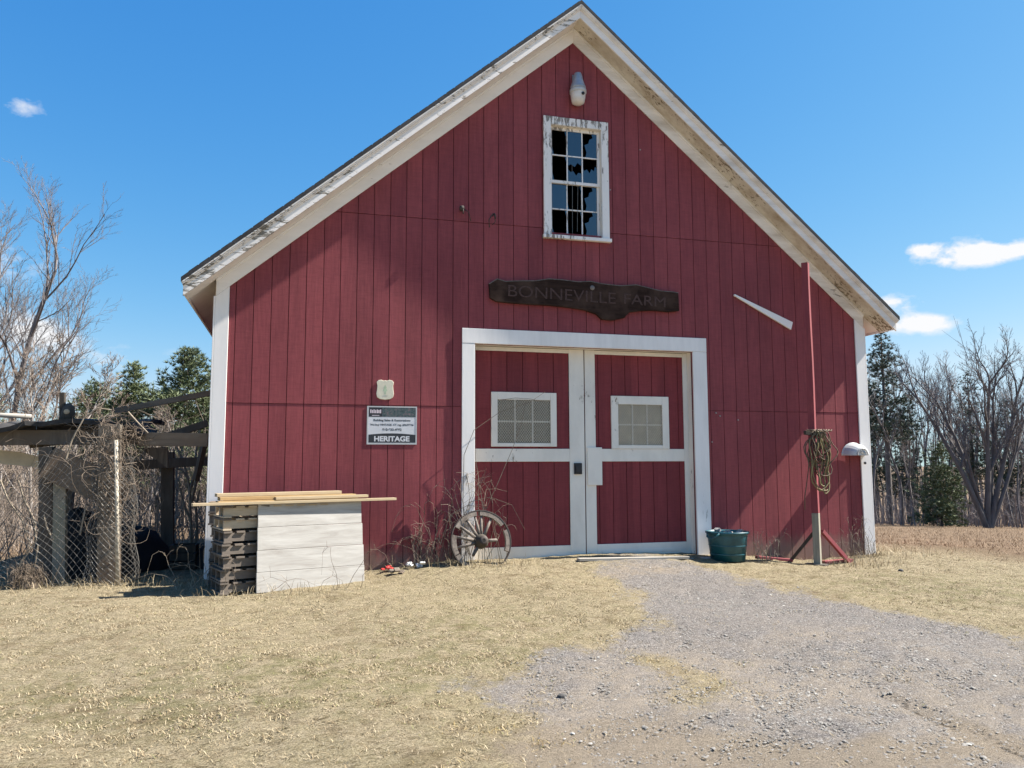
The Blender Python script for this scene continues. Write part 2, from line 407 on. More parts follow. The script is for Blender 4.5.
# ================================================================== GROUND
DRIVE = np.array([(4.8, .3), (4.55, -.9), (4.4, -2.3), (3.95, -3.35), (3.05, -3.8), (2.1, -4.55), (2.35, -5.05), (2.5, -5.5), (2.1, -6.2), (1.6, -8), (.9, -11), (.5, -22),
                  (12, -22), (8.6, -11), (7.4, -7), (6.85, -4.5), (6.45, -2.8), (6.0, -1.1), (5.9, .3)])
def sdist(px, py, poly):
    d = np.full(px.shape, 1e9); inside = np.zeros(px.shape, bool); n = len(poly)
    for i in range(n):
        a = poly[i]; b = poly[(i+1) % n]; e = b-a
        t = np.clip(((px-a[0])*e[0]+(py-a[1])*e[1])/(e@e), 0, 1)
        d = np.minimum(d, np.hypot(px-a[0]-t*e[0], py-a[1]-t*e[1]))
        c = ((a[1] > py) != (b[1] > py)) & (px < (b[0]-a[0])*(py-a[1])/(b[1]-a[1]+1e-12)+a[0])
        inside ^= c
    return np.where(inside, d, -d)
def lump(x, y, cx, cy, rx, ry): return np.exp(-((x-cx)/rx)**2-((y-cy)/ry)**2)
def gravel_mask(x, y):
    wob = .10*np.sin(x*5.1+y*3.3)+.08*np.sin(x*11.3-y*7.9)+.05*np.sin(x*23+y*17)
    s = sdist(x, y, DRIVE)+wob
    m = np.clip(s/.55+.35, 0, 1)
    m = m*(1-.85*lump(x, y, 3.62, -4.3, .22, .30)-.75*lump(x, y, 3.72, -4.85, .22, .35)-.6*lump(x, y, 3.4, -5.2, .25, .3))
    m = m*(1-.55*np.clip((y+1.0)/.9, 0, 1))
    return np.clip(m, 0, 1)
def dirt_mask(x, y):   # worn bare dirt in the wheel tracks
    return np.clip(1.0*lump(x, y, 2.75, -5.75, .75, .55)+.8*lump(x, y, 3.9, -6.3, 1.3, .35)+.7*lump(x, y, 4.75, -5.9, .16, .75)+.4*lump(x, y, 5.6, -3.9, .8, .4)+.6*lump(x, y, 5.0, -.9, 1., .5), 0, 1)
def axis(lo, a, b, hi, fine, grow=1.18):
    v = list(np.arange(a, b+1e-6, fine)); s = fine; x = b
    while x < hi: s *= grow; x += s; v.append(x)
    s = fine; x = a; pre = []
    while x > lo: s *= grow; x -= s; pre.append(x)
    return np.array(pre[::-1]+v)
gx = axis(-900, -5, 12, 900, .09); gy = axis(-500, -9, 2.5, 1200, .09)
X, Y = np.meshgrid(gx, gy); Z = gz(X, Y)
rut = .025*lump(X, Y, 4.75, -5.9, .10, .6)+.02*lump(X, Y, 2.9, -5.6, .4, .06)+.02*lump(X, Y, 3.2, -5.98, .4, .06)
Z = Z - rut + .006*nrng.standard_normal(Z.shape)*(np.hypot(X-1, Y+9) < 14)
ny, nx = X.shape
V = np.stack([X, Y, Z], -1).reshape(-1, 3)
ii = (np.arange(ny-1)[:, None]*nx+np.arange(nx-1)[None]).reshape(-1)
Fc = np.stack([ii, ii+1, ii+nx+1, ii+nx], 1)
def ground_mat():
    m, nt, p = new_mat('lawn_and_gravel')
    v = coords(nt, kind='World')
    gv = N(nt, 'ShaderNodeAttribute', attribute_name='gravel').outputs['Fac']
    dt = N(nt, 'ShaderNodeAttribute', attribute_name='dirt').outputs['Fac']
    fld = N(nt, 'ShaderNodeAttribute', attribute_name='field').outputs['Fac']
    grn = N(nt, 'ShaderNodeAttribute', attribute_name='green').outputs['Fac']
    tn = N(nt, 'ShaderNodeAttribute', attribute_name='tan').outputs['Fac']; rt_ = N(nt, 'ShaderNodeAttribute', attribute_name='rut').outputs['Fac']
    n_big = noise(nt, v, .55, 4, .55); n_mid = noise(nt, v, 3.2, 6, .65, .4); n_fine = noise(nt, v, 55, 6, .75); n_str = noise(nt, coords(nt, (1, 2.2, 1), (0, 0, .5), 'World'), 28, 6, .75, .8)
    straw = ramp(nt, n_str, [(.25, (.128, .095, .056)), (.48, (.292, .238, .152)), (.70, (.425, .360, .248))])
    straw = mix(nt, ramp(nt, n_mid, [(.50, 0.), (.70, .75)]), straw, (0.1443, 0.1021, 0.0577))
    straw = mix(nt, ramp(nt, n_big, [(.48, 0.), (.70, .6)]), straw, (0.3182, 0.2627, 0.1665))
    clump = noise(nt, coords(nt, (1, 1.8, 1), (0, 0, -.3), 'World'), 11, 7, .78, .6)
    straw = mix(nt, ramp(nt, clump, [(.53, 0.), (.66, .85)]), straw, (0.0814, 0.0592, 0.0311))
    speck = ramp(nt, noise(nt, v, 85, 5, .85, .3), [(.36, .25), (.48, .92), (.66, 1.35)])
    straw = mix(nt, .85, straw, speck, 'MULTIPLY')
    gm = math_(nt, 'MULTIPLY', grn, ramp(nt, noise(nt, v, 6, 6, .7), [(.42, 0.), (.60, 1.)]))
    straw = mix(nt, math_(nt, 'MULTIPLY', gm, .5), straw, (0.1110, 0.1110, 0.0407))
    # gravel
    vo = N(nt, 'ShaderNodeTexVoronoi'); vo.inputs['Scale'].default_value = 85; L(nt, v, vo.inputs['Vector'])
    vo2 = N(nt, 'ShaderNodeTexVoronoi'); vo2.inputs['Scale'].default_value = 190; L(nt, v, vo2.inputs['Vector'])
    hsv = N(nt, 'ShaderNodeSeparateColor'); L(nt, vo.outputs['Color'], hsv.inputs[0])
    hs2 = N(nt, 'ShaderNodeSeparateColor'); L(nt, vo2.outputs['Color'], hs2.inputs[0])
    peb = math_(nt, 'ADD', math_(nt, 'MULTIPLY', hsv.outputs[0], .45), math_(nt, 'MULTIPLY', hs2.outputs[1], .55))
    gr = ramp(nt, peb, [(.08, (0.0680, 0.0617, 0.0582)), (.42, (0.1659, 0.1507, 0.1406)), (.75, (0.2611, 0.2384, 0.2215)), (.97, (0.4624, 0.4316, 0.4047))])
    gr = mix(nt, math_(nt, 'MULTIPLY', tn, ramp(nt, noise(nt, v, 2.4, 7, .72), [(.34, 0.), (.60, .9)])), gr, (0.2788, 0.2356, 0.1874))
    gr = mix(nt, .5, gr, ramp(nt, noise(nt, v, 120, 4, .85), [(.36, .45), (.5, 1.), (.66, 1.5)]), 'MULTIPLY')
    dirt = ramp(nt, n_fine, [(.25, (0.2130, 0.1732, 0.1276)), (.7, (0.3692, 0.3053, 0.2320))])
    gmask = ramp(nt, math_(nt, 'ADD', gv, math_(nt, 'MULTIPLY', math_(nt, 'SUBTRACT', noise(nt, v, 13, 9, .82), .5), 2.1)), [(.26, 0.), (.66, 1.)])
    dmask = ramp(nt, math_(nt, 'ADD', dt, math_(nt, 'MULTIPLY', math_(nt, 'SUBTRACT', n_mid, .5), 1.1)), [(.38, 0.), (.70, .85)])
    c = mix(nt, gmask, straw, gr); c = mix(nt, dmask, c, dirt); c = mix(nt, ramp(nt, math_(nt, 'ADD', rt_, math_(nt, 'MULTIPLY', math_(nt, 'SUBTRACT', noise(nt, v, 26, 6, .8), .5), 2.2)), [(.62, 0.), (.80, .85)]), c, (.062, .050, .038))
    fieldc = ramp(nt, noise(nt, coords(nt, (.5, 1, 1), kind='World'), 1.4, 8, .75), [(.3, (0.1058, 0.0703, 0.0422)), (.7, (0.2072, 0.1473, 0.0962))])
    c = mix(nt, fld, c, fieldc)
    L(nt, c, p.inputs['Base Color']); p.inputs['Roughness'].default_value = .95; p.inputs['Specular IOR Level'].default_value = .1
    h = mix(nt, gmask, n_str, math_(nt, 'MULTIPLY', math_(nt, 'SUBTRACT', 1.0, vo.outputs['Distance']), .75)); h = mix(nt, dmask, h, n_fine)
    b1 = bump(nt, p, h, .7, .012); b2 = bump(nt, p, clump, .75, .05, b1); bump(nt, p, n_fine, .8, .014, b2)
    return m
ground = rays_mesh('ground', V, Fc, ground_mat()); tag(ground, 'pale dry lawn with a grey gravel drive up to the barn doors', 'ground', kind='structure')
def green_mask(x, y):
    return np.clip(1.3*lump(x, y, .8, -4.2, 1.8, .55)+.9*lump(x, y, 2.6, -4.0, .5, .35)+.6*lump(x, y, 7.6, -2.2, 1.2, .7)+.7*lump(x, y, 2.6, -3.0, .8, .6)+.5*lump(x, y, 8.6, -3.2, 1.6, 1.)+.35, 0, 1)
def field_mask(x, y):
    return np.clip(np.maximum((x-9.9+.25*y)/1.3*(x > 9.2), (y-3.)/4), 0, 1)
for nm, a in (('gravel', gravel_mask(X, Y)), ('dirt', dirt_mask(X, Y)), ('field', field_mask(X, Y)), ('green', green_mask(X, Y)), ('tan', np.clip(.25+1.1*lump(X, Y, 3.6, -4.9, 1.4, .8)+.9*lump(X, Y, 4.6, -6.0, 2.5, 1.2)+.5*lump(X, Y, 5.2, -4.0, .5, .3), 0, 1)), ('rut', np.clip(.8*np.exp(-((X-4.74-.04*np.sin(Y*9))/.07)**2)*((Y > -6.5) & (Y < -5.35))+.75*np.exp(-((Y+5.55+.12*(X-2.6)+.03*np.sin(X*11))/.035)**2)*((X > 2.45) & (X < 3.1))+.75*np.exp(-((Y+5.95+.10*(X-3)+.03*np.sin(X*9))/.04)**2)*((X > 2.75) & (X < 3.6)), 0, 1))):
    at_ = ground.data.attributes.new(nm, 'FLOAT', 'POINT'); at_.data.foreach_set('value', a.astype(np.float32).ravel())
ground.data.polygons.foreach_set('use_smooth', [True]*len(ground.data.polygons))

_VN = np.random.default_rng(3).random((256, 256))
def vnoise(x, y, sc):
    x = np.asarray(x)*sc; y = np.asarray(y)*sc; i = np.floor(x).astype(int); j = np.floor(y).astype(int); u = x-i; v = y-j
    u = u*u*(3-2*u); v = v*v*(3-2*v); h = lambda a, b: _VN[a & 255, b & 255]
    return (h(i, j)*(1-u)+h(i+1, j)*u)*(1-v)+(h(i, j+1)*(1-u)+h(i+1, j+1)*u)*v
# ------------------------------------------------------------------ grass blades, gravel stones
def blades(n, xr, yr, keep, lmin, lmax, wd, lean, toner, name, mat, label, zoff=-.004):
    x = nrng.uniform(*xr, n); y = nrng.uniform(*yr, n)
    k = nrng.uniform(0, 1, n) < keep(x, y); x, y = x[k], y[k]; n = len(x)
    z = gz(x, y)+zoff
    th = nrng.uniform(0, 2*PI, n); ph = th+nrng.normal(0, .6, n)
    ln = nrng.uniform(lmin, lmax, n)*nrng.uniform(.5, 1, n); le = np.clip(nrng.normal(lean, .28, n), 0.05, 1.5)
    dx, dy, dz = np.cos(th)*np.sin(le), np.sin(th)*np.sin(le), np.cos(le)
    wx, wy = -np.sin(ph)*wd*.5, np.cos(ph)*wd*.5
    b = np.stack([x, y, z], 1); side = np.stack([wx, wy, np.zeros(n)], 1)
    mid = b+np.stack([dx, dy, dz], 1)*(ln*.55)[:, None]
    tip = b+np.stack([dx*1.15, dy*1.15, dz*.75], 1)*ln[:, None]
    V = np.stack([b-side, b+side, mid+side*.8, mid-side*.8, tip], 1).reshape(-1, 3)
    o = np.arange(n)*5
    # two quads: second one collapses to the tip
    q1 = np.stack([o, o+1, o+2, o+3], 1); t2 = np.stack([o+3, o+2, o+4], 1)
    me = bpy.data.meshes.new(name); m = 2*n
    me.vertices.add(len(V)); me.vertices.foreach_set('co', V.astype(np.float32).ravel())
    lv = np.concatenate([q1, t2], 1)   # 7 loops per blade
    me.loops.add(7*n); me.loops.foreach_set('vertex_index', lv.astype(np.int32).ravel())
    me.polygons.add(m)
    ls = np.stack([np.arange(n)*7, np.arange(n)*7+4], 1).ravel(); lt = np.tile([4, 3], n)
    me.polygons.foreach_set('loop_start', ls.astype(np.int32)); me.polygons.foreach_set('loop_total', lt.astype(np.int32))
    me.update(calc_edges=True)
    tn = toner(x, y, n); a = me.attributes.new('tone', 'FLOAT', 'FACE'); a.data.foreach_set('value', np.repeat(tn, 2).astype(np.float32))
    me.materials.append(mat)
    ob = bpy.data.objects.new(name, me); col.objects.link(ob)
    return tag(ob, label, 'grass', kind='stuff')
def vis(x, y, lo=-.82, hi=.80):   # inside the wedge the photo (and a step beside it) can see
    dx = x-CAM.x; dy = y-CAM.y
    f = dx*-sy_+dy*cy_; r = dx*cy_+dy*sy_
    return (r > lo*f-1.0) & (r < hi*f+1.0) & (f > 1.5)
def lawn_keep(x, y):
    d = np.hypot(x-CAM.x, y-CAM.y)
    p = np.clip(1.05-gravel_mask(x, y)*(1.05+.35*np.sin(x*9+2*np.sin(y*6))*np.sin(y*8+x*3)), .015, 1)*(1-.8*dirt_mask(x, y))*np.clip((6.0/d)**1.1, .25, 1)*(1-field_mask(x, y))
    patch = np.clip((.6*vnoise(x, y, 2.7)+.4*vnoise(x+9, y, 9.)-.25)*2.2, 0, 1)
    inside = (x > .02) & (x < 9.13) & (y > -.02)
    return p*np.clip(patch, .22, 1)*(.35+.65*(np.sin(x*13+3*np.sin(y*7))*np.sin(y*15+2*np.sin(x*5)) > -.25))*vis(x, y)*(~inside)
def lawn_tone(x, y, n):
    t = np.clip(nrng.normal(.52, .27, n), 0, .84)
    dark = np.clip((.5*vnoise(x*.7+3, y*1.3, 7.)+.5*vnoise(x, y*1.5+5, 17.)-.52)*5, 0, 1); band = np.clip((vnoise(x*.5, y*1.6, .9)-.35)*1.6, .15, 1)
    t = np.clip(t+.10*(vnoise(x+20, y, 1.3)-.5)-.75*dark*band, 0, .70)
    gpat = np.clip(.5+.5*np.sin(x*3.1+np.sin(y*2.2)*2)*np.sin(y*4.1-x), 0, 1)
    gsel = nrng.uniform(0, 1, n) < .20*green_mask(x, y)*gpat
    return np.where(gsel, nrng.uniform(.88, 1, n), t)
blades(1300000, (-6, 13), (-8.6, 1.2), lawn_keep, .016, .05, .0046, 1.1, lawn_tone, 'grass', MT['blade'], 'short pale dry lawn grass with thin green patches in front of the barn')
def tuft_keep(x, y):
    e = np.exp(-((np.abs(y+.06))/.12)**2)*(x > .1)*(x < 9.1)*.30*((x < 2.9) | (x > 6.6))
    e = e+.55*lump(x, y, .9, -1.05, .7, .14)+.9*lump(x, y, 8.35, -.75, .35, .3)+1.0*lump(x, y, 3.3, -.46, .5, .13)+.6*lump(x, y, -1.0, -.2, 1.5, .22)+.7*lump(x, y, 8.9, -.15, .35, .2)+.35*lump(x, y, 9.6, .3, .5, .8)
    return e*((y < -.02) | (x < -.05) | (x > 9.2))
blades(38000, (-3.2, 10.2), (-1.5, 1.2), tuft_keep, .08, .28, .004, .55, lambda x, y, n: np.clip(nrng.normal(.5, .22, n), 0, .84), 'tall_grass', MT['blade'], 'taller straw-coloured grass against the foot of the barn wall')
def gold_keep(x, y):
    return np.clip(lump(x, y, 3.62, -4.25, .13, .12)+.9*lump(x, y, 3.72, -4.72, .22, .13)+.8*lump(x, y, 3.92, -4.95, .10, .07)+.6*lump(x, y, 3.55, -5.02, .18, .12)+.9*lump(x, y, 2.30, -5.62, .16, .10)+.6*lump(x, y, 2.05, -5.35, .2, .1)+.5*lump(x, y, 1.75, -5.9, .3, .15)+.3*lump(x, y, 6.6, -3.0, .5, .3), 0, 1)
blades(60000, (1.2, 7.5), (-6.4, -2.4), gold_keep, .02, .06, .0034, 1.05, lambda x, y, n: nrng.uniform(0, 1, n), 'golden_grass', blade_mat('golden_dry_grass', [(0, (.13, .085, .03)), (.5, (.30, .215, .085)), (1, (.42, .33, .16))]), 'golden dry grass tufts scattered on the gravel drive')
def field_keep(x, y):
    d = np.hypot(x-CAM.x, y-CAM.y)
    return field_mask(x, y)*np.clip((14./d)**1.2, .06, 1)*vis(x, y)*((x > 9.3) | (x < -.5))*((x > 9.3) | (y > 4.))
blades(260000, (-12, 46), (-6, 36), field_keep, .05, .20, .007, .85, lambda x, y, n: np.clip(nrng.normal(.5, .24, n), 0, 1), 'field_grass', MT['fieldblade'], 'long tan meadow grass beyond the barn towards the bare woods')

def stones(n, name, label):
    x = nrng.uniform(1.2, 11, n); y = nrng.uniform(-8.4, -.3, n)
    d = np.hypot(x-CAM.x, y-CAM.y)
    k = (nrng.uniform(0, 1, n) < gravel_mask(x, y)**1.2*np.clip((5./d)**1.2, .2, 1)*(1-.6*dirt_mask(x, y))*np.clip(.6+.5*np.sin(x*2.1)*np.sin(y*2.7+x), .2, 1)) & vis(x, y)
    x, y = x[k], y[k]; n = len(x); z = gz(x, y)
    base = np.array([(1,0,0),(0,1,0),(-1,0,0),(0,-1,0),(0,0,.8),(.7,.7,.35),(-.7,.7,.4),(-.7,-.7,.3),(.7,-.7,.38)], float)
    s = np.exp(nrng.normal(math.log(.0042), .45, n)); s = np.clip(s, .0022, .014)
    jit = 1+nrng.normal(0, .18, (n, 9, 3)); P = base[None]*jit*s[:, None, None]
    P[:, :, 0] *= nrng.uniform(.8, 1.5, n)[:, None]
    a = nrng.uniform(0, 2*PI, n); ca, sa = np.cos(a)[:, None], np.sin(a)[:, None]
    Q = np.stack([P[:, :, 0]*ca-P[:, :, 1]*sa, P[:, :, 0]*sa+P[:, :, 1]*ca, P[:, :, 2]], -1)+np.stack([x, y, z-.001], 1)[:, None]
    tris = np.array([(0,5,4),(5,1,4),(1,6,4),(6,2,4),(2,7,4),(7,3,4),(3,8,4),(8,0,4)])
    Fc = (np.arange(n)[:, None, None]*9+tris[None]).reshape(-1, 3)
    o = rays_mesh(name, Q.reshape(-1, 3), Fc, MT['stone'], np.repeat(np.clip(nrng.normal(.45, .22, n), 0, 1), 8))
    return tag(o, label, 'gravel', kind='stuff')
stones(330000, 'gravel', 'loose grey gravel stones on the drive before the double doors')

# ================================================================== BARN
W, AX = 9.1528, 4.5764
def ztop(x): return 7.99-.842*abs(x-AX)
def zred(x): return 7.57-.842*abs(x-AX)
barn = thing('barn', (0, 0, 0), 'red barn with a steep white-trimmed gable and white-framed double doors', 'barn')
DEP = 12.0
GAPW = .008
# --- front wall: grooved sheets in three rows, with openings for the doors and the gable window
OPEN = [(3.18, 6.30, -1., 3.26), (4.22, 4.98, 4.83, 6.35)]
edges = []
k = -2
while True:
    e = .23+.2045*k
    if e > W: break
    if e > 0: edges.append(e)
    k += 1
bounds = [0]+edges+[W]
ROWS = [(-.05, 2.437, 0.), (2.443, 4.877, -.004), (4.883, 9., -.008)]
wall = MB(); wback = MB()
for i in range(len(bounds)-1):
    a = bounds[i]+(GAPW/2 if i else 0); b = bounds[i+1]-(GAPW/2 if i < len(bounds)-2 else 0)
    cuts = sorted({a, b, *[q for o in OPEN for q in o[:2] if a < q < b], *([AX] if a < AX < b else [])})
    for x0, x1 in zip(cuts[:-1], cuts[1:]):
        xm = (x0+x1)/2
        for (z0, z1, y) in ROWS:
            segs = [(z0, z1)]
            for (ox0, ox1, oz0, oz1) in OPEN:
                if ox0 < xm < ox1:
                    segs = [q for s in segs for q in ((s[0], min(s[1], oz0)), (max(s[0], oz1), s[1])) if q[1]-q[0] > .002]
            for (s0, s1) in segs:
                t0, t1 = min(s1, ztop(x0)-.28), min(s1, ztop(x1)-.28)
                if max(t0, t1) <= s0+.002: continue
                t0 = max(t0, s0); t1 = max(t1, s0)
                wall.prism([(x0, s0), (x1, s0), (x1, t1), (x0, t0)], y, .016)
def sheet(mb, y, openings):
    """one thin backing sheet behind the grooves, pierced at the openings"""
    xs = sorted({0.02, W-.02, AX, *[q for o in openings for q in o[:2]]})
    for x0, x1 in zip(xs[:-1], xs[1:]):
        xm = (x0+x1)/2; lo = -.05
        segs = [(lo, 20.)]
        for (ox0, ox1, oz0, oz1) in openings:
            if ox0 < xm < ox1: segs = [q for s in segs for q in ((s[0], min(s[1], oz0)), (max(s[0], oz1), s[1])) if q[1]-q[0] > .002]
        for s0, s1 in segs:
            mb.prism([(x0, s0), (x1, s0), (x1, min(s1, ztop(x1)-.28)), (x0, min(s1, ztop(x0)-.28))], y, y+.02)
sheet(wback, .017, OPEN)
front = wall.build('wall', MT['red'], barn); front['label'] = 'red grooved front wall'
wback.build('wall_backing', MT['groove'], front)
# side and back walls
for x0, x1, xb0, xb1 in ((.0, .03, .026, .05), (W-.03, W, W-.05, W-.026)):
    sw = MB()
    for i in range(int(DEP/.2045)):
        y0 = .06+i*.2045
        sw.box((x0, y0, -.6), (x1, min(y0+.195, DEP), ztop(0)-.27))
    sw.box((xb0, .055, -.59), (xb1, DEP-.04, ztop(0)-.28))
    if x0 > 1: break
    sw.build('wall', MT['red'], barn)
sw.build('wall', MT['red'], barn)
MB().prism([(0.03, -.6), (W-.03, -.6), (W-.03, ztop(W)-.28), (AX, ztop(AX)-.28), (.03, ztop(0)-.28)], DEP-.03, DEP-.002).build('wall', MT['red'], barn)
MB().box((.06, .3, .40), (W-.06, DEP-.06, .46)).build('floor', MT['dark_in'], barn)
MB().box((.06, 4.5, .47), (W-.06, 4.56, 3.55)).box((1.4, 4.5, 3.55), (W-1.4, 4.56, 4.9)).box((.9, .05, 4.40), (W-.9, 4.5, 4.47)).build('interior_partition', MT['dark_in'], barn)
# --- roof and rakes; slabs as xz polygons extruded along y
YF = -.385; EAVE = .325
def sloped(sgn, d0, d1, x_in, x_out):
    """strip under the roof plane between vertical depths d0 and d1; x measured from the ridge"""
    a, b = AX+sgn*x_in, AX+sgn*x_out
    return [(a, ztop(a)-d0), (b, ztop(b)-d0), (b, ztop(b)-d1), (a, ztop(a)-d1)]
for sgn, nm in ((-1, 'l'), (1, 'r')):
    side_words = 'left' if sgn < 0 else 'right'
    rf = MB().prism(sloped(sgn, 0, .050, 0, AX+EAVE+.02), YF, DEP+.3)
    # shingle courses: shallow lips along the slope
    for c in range(42):
        a = .03+c*.115
        if a+.12 > AX+EAVE: break
        rf.prism(sloped(sgn, -.010, -.001, a, a+.1), YF+.006+.012*rng.random(), DEP+.29)
    rf.build('roof', MT['shingle'], barn)
    fb = MB().prism(sloped(sgn, .052, .225, .0, AX+EAVE), YF+.055, YF+.08)
    fb.build('rake_fascia', MT['rake_l' if sgn < 0 else 'rake_r'], barn, bevel=.003)
    # crown moulding: a stepped strip leaning out under the shingles
    cm = MB()
    for j, (d0, d1, yy) in enumerate(((.052, .075, .006), (.076, .095, .018), (.096, .112, .034))):
        cm.prism(sloped(sgn, d0, d1, 0, AX+EAVE+.012-.006*j), YF+yy, YF+.054)
    cm.build('crown_moulding', MT['rake_l' if sgn < 0 else 'rake_r'], barn, bevel=.003)
    MB().prism(sloped(sgn, .195, .212, 0, AX+EAVE-.02), YF+.081, -.001).build('soffit', MT['soffit_r' if sgn > 0 else 'frieze_l'], barn)
    MB().prism(sloped(sgn, .214, .42, 0, AX-.002), -.030, -.0095).build('frieze_board', MT['frieze_r' if sgn > 0 else 'frieze_l'], barn, bevel=.003)
    MB().prism(sloped(sgn, .213, .25, 0, AX-.002), -.050, -.031).build('bed_moulding', MT['frieze_r' if sgn > 0 else 'frieze_l'], barn, bevel=.004)
    # eaves
    xe = AX+EAVE
    a, b = (AX+sgn*(xe-.025), AX+sgn*xe)
    ef = MB().prism([(a, ztop(a)-.052), (b, ztop(b)-.052), (b, ztop(b)-.20), (a, ztop(b)-.20)], YF+.083, DEP+.28); ef.build('eave_fascia', MT['frieze_l'], barn)
    MB().prism(sloped(sgn, .175, .192, AX-.01, xe-.027), .002, DEP+.28).build('eave_soffit', MT['corner'], barn)
    MB().prism(sloped(sgn, .214, .40, AX+.001, AX+.022), .12, DEP).build('eave_frieze', MT['soffit_r'], barn)
    # corner boards, front face and side face
    x0, x1 = (0., .155) if sgn < 0 else (W-.155, W)
    cb = MB().prism([(x0, .0), (x1, .0), (x1, zred(x1)-.002), (x0, zred(x0)-.002)], -.031, -.0095)
    xs0, xs1 = (-.022, -.001) if sgn < 0 else (W+.001, W+.022)
    cb.box((xs0, -.031, -.2), (xs1, .11, zred(0)-.0))
    cb.build('corner_board', MT['corner'], barn, bevel=.003)
# horizontal flashing lips at the sheet joints are the row steps; nail-head hooks on the wall
for px, py, kind in ((461, 212, 0), (493, 217, 1)):
    P = at(px, py, -.03)
    hk = MB()
    hk.tube([P+Vector((0, .02, .02)), P+Vector((0, -.06, .03)), P+Vector((.01, -.09, 0.)), P+Vector((.015, -.08, -.05))], .008, 6)
    if kind == 0: hk.lathe([(.0, -.035), (.03, -.03), (.035, 0), (.03, .03), (0, .035)], P+Vector((0, -.06, .03)), 10); hk.tube([P+Vector((.02, -.06, .02)), P+Vector((.09, -.06, -.01)), P+Vector((.12, -.05, -.13))], .006, 5)
    else: hk.tube([P+Vector((-.02, -.07, .02)), P+Vector((-.07, -.06, -.06)), P+Vector((-.06, -.05, -.16))], .007, 5); hk.tube([P+Vector((.0, -.07, .02)), P+Vector((.02, -.05, -.08)), P+Vector((-.02, -.04, -.12))], .006, 5)
    hk.build('hook', MT['iron'], barn, smooth=True)
# --- gable window
WX0, WX1, WZ0, WZ1 = 4.129, 5.075, 4.735, 6.455
win = MB()
win.box((WX0, -.045, WZ0+.05), (WX0+.105, -.0095, WZ1)); win.box((WX1-.105, -.045, WZ0+.05), (WX1, -.0095, WZ1))
win.box((WX0+.106, -.044, WZ1-.115), (WX1-.106, -.0095, WZ1-.001))
wobj = win.build('window', MT['winwhite'], barn, bevel=.003); wobj['label'] = 'broken twelve-pane gable window with flaking white frame'
MB().box((WX0-.02, -.075, WZ0), (WX1+.02, -.0095, WZ0+.048)).build('sill', MT['winwhite'], wobj, bevel=.004)
rv = MB()
ix0, ix1, iz0, iz1 = WX0+.106, WX1-.106, WZ0+.05, WZ1-.116
rv.box((ix0-.02, -.009, iz0-.02), (ix0, .10, iz1+.02)); rv.box((ix1, -.009, iz0-.02), (ix1+.02, .10, iz1+.02)); rv.box((ix0, -.009, iz1), (ix1, .10, iz1+.02)); rv.box((ix0, -.009, iz0-.02), (ix1, .10, iz0))
rv.build('frame', MT['doorwhite'], wobj)
zm = (iz0+iz1)/2
glass = MB(); sash = MB(); shard = MB()
def pane_poly(x0, x1, z0, z1, mode):
    w_, h_ = x1-x0, z1-z0
    P = lambda u, v: (x0+u*w_, z0+v*h_)
    if mode == 'full': return [[P(0,0),P(1,0),P(1,1),P(0,1)]]
    if mode == 'none': return [[P(0,0),P(.12,0),P(.05,.2),P(0,.3)], [P(1,1),P(.86,1),P(.95,.8),P(1,.72)]]
    if mode == 'low': return [[P(0,0),P(1,0),P(1,.62),P(.88,.70),P(.8,.5),P(.62,.58),P(.5,.40),P(.3,.55),P(.12,.48),P(0,.6)]]
    if mode == 'right': return [[P(.22,0),P(1,0),P(1,1),P(.66,1),P(.74,.84),P(.5,.76),P(.44,.60),P(.16,.52),P(.30,.22)]]
    if mode == 'top': return [[P(0,.5),P(.2,.62),P(.4,.45),P(.55,.58),P(.8,.40),P(1,.55),P(1,1),P(0,1)], [P(0,0),P(.5,0),P(.2,.2),P(0,.25)]]
    if mode == 'hole': return [[P(0,0),P(1,0),P(1,.35),P(.75,.38),P(.6,.25),P(.4,.42),P(.22,.38),P(0,.5)], [P(0,.62),P(.25,.7),P(.5,.6),P(.7,.78),P(1,.66),P(1,1),P(0,1)]]
modes = [['none', 'full', 'right'], ['none', 'hole', 'low'], ['full', 'none', 'right'], ['none', 'none', 'right']]
for s_i, (sz0, sz1, yy) in enumerate(((zm-.02, iz1, .030), (iz0, zm+.02, .055))):
    st = .036
    sash.box((ix0+.001, yy, sz0), (ix0+st, yy+.024, sz1)); sash.box((ix1-st, yy, sz0), (ix1-.001, yy+.024, sz1))
    sash.box((ix0+st, yy+.001, sz1-.04), (ix1-st, yy+.023, sz1)); sash.box((ix0+st, yy+.001, sz0), (ix1-st, yy+.023, sz0+.04))
    px0, px1, pz0, pz1 = ix0+st, ix1-st, sz0+.04, sz1-.04
    cw = (px1-px0)/3; rh = (pz1-pz0)/2
    for j in (1, 2): sash.box((px0+cw*j-.008, yy+.004, pz0), (px0+cw*j+.008, yy+.02, pz1))
    for c in range(3): sash.box((px0+cw*c+(.008 if c else 0), yy+.003, pz0+rh-.008), (px0+cw*(c+1)-(.008 if c < 2 else 0), yy+.021, pz0+rh+.008))
    for r_ in range(2):
        for c in range(3):
            md = modes[s_i*2+r_][c]
            for poly in pane_poly(px0+cw*c+.004, px0+cw*(c+1)-.004, pz0+rh*(1-r_)+.004, pz0+rh*(2-r_)-.004, md):
                MB().prism(poly, yy+.010, yy+.013).build('pane', MT['glass'], wobj)
sash.build('sash', MT['winwhite'], wobj); pass
MB().tube([(ix0+.33, .058, iz1), (ix0+.335, .05, zm), (ix0+.325, .045, iz0)], .004, 5).tube([(ix0+.42, .062, zm), (ix0+.40, .055, iz0+.1)], .004, 5).build('wire', MT['galv'], wobj)
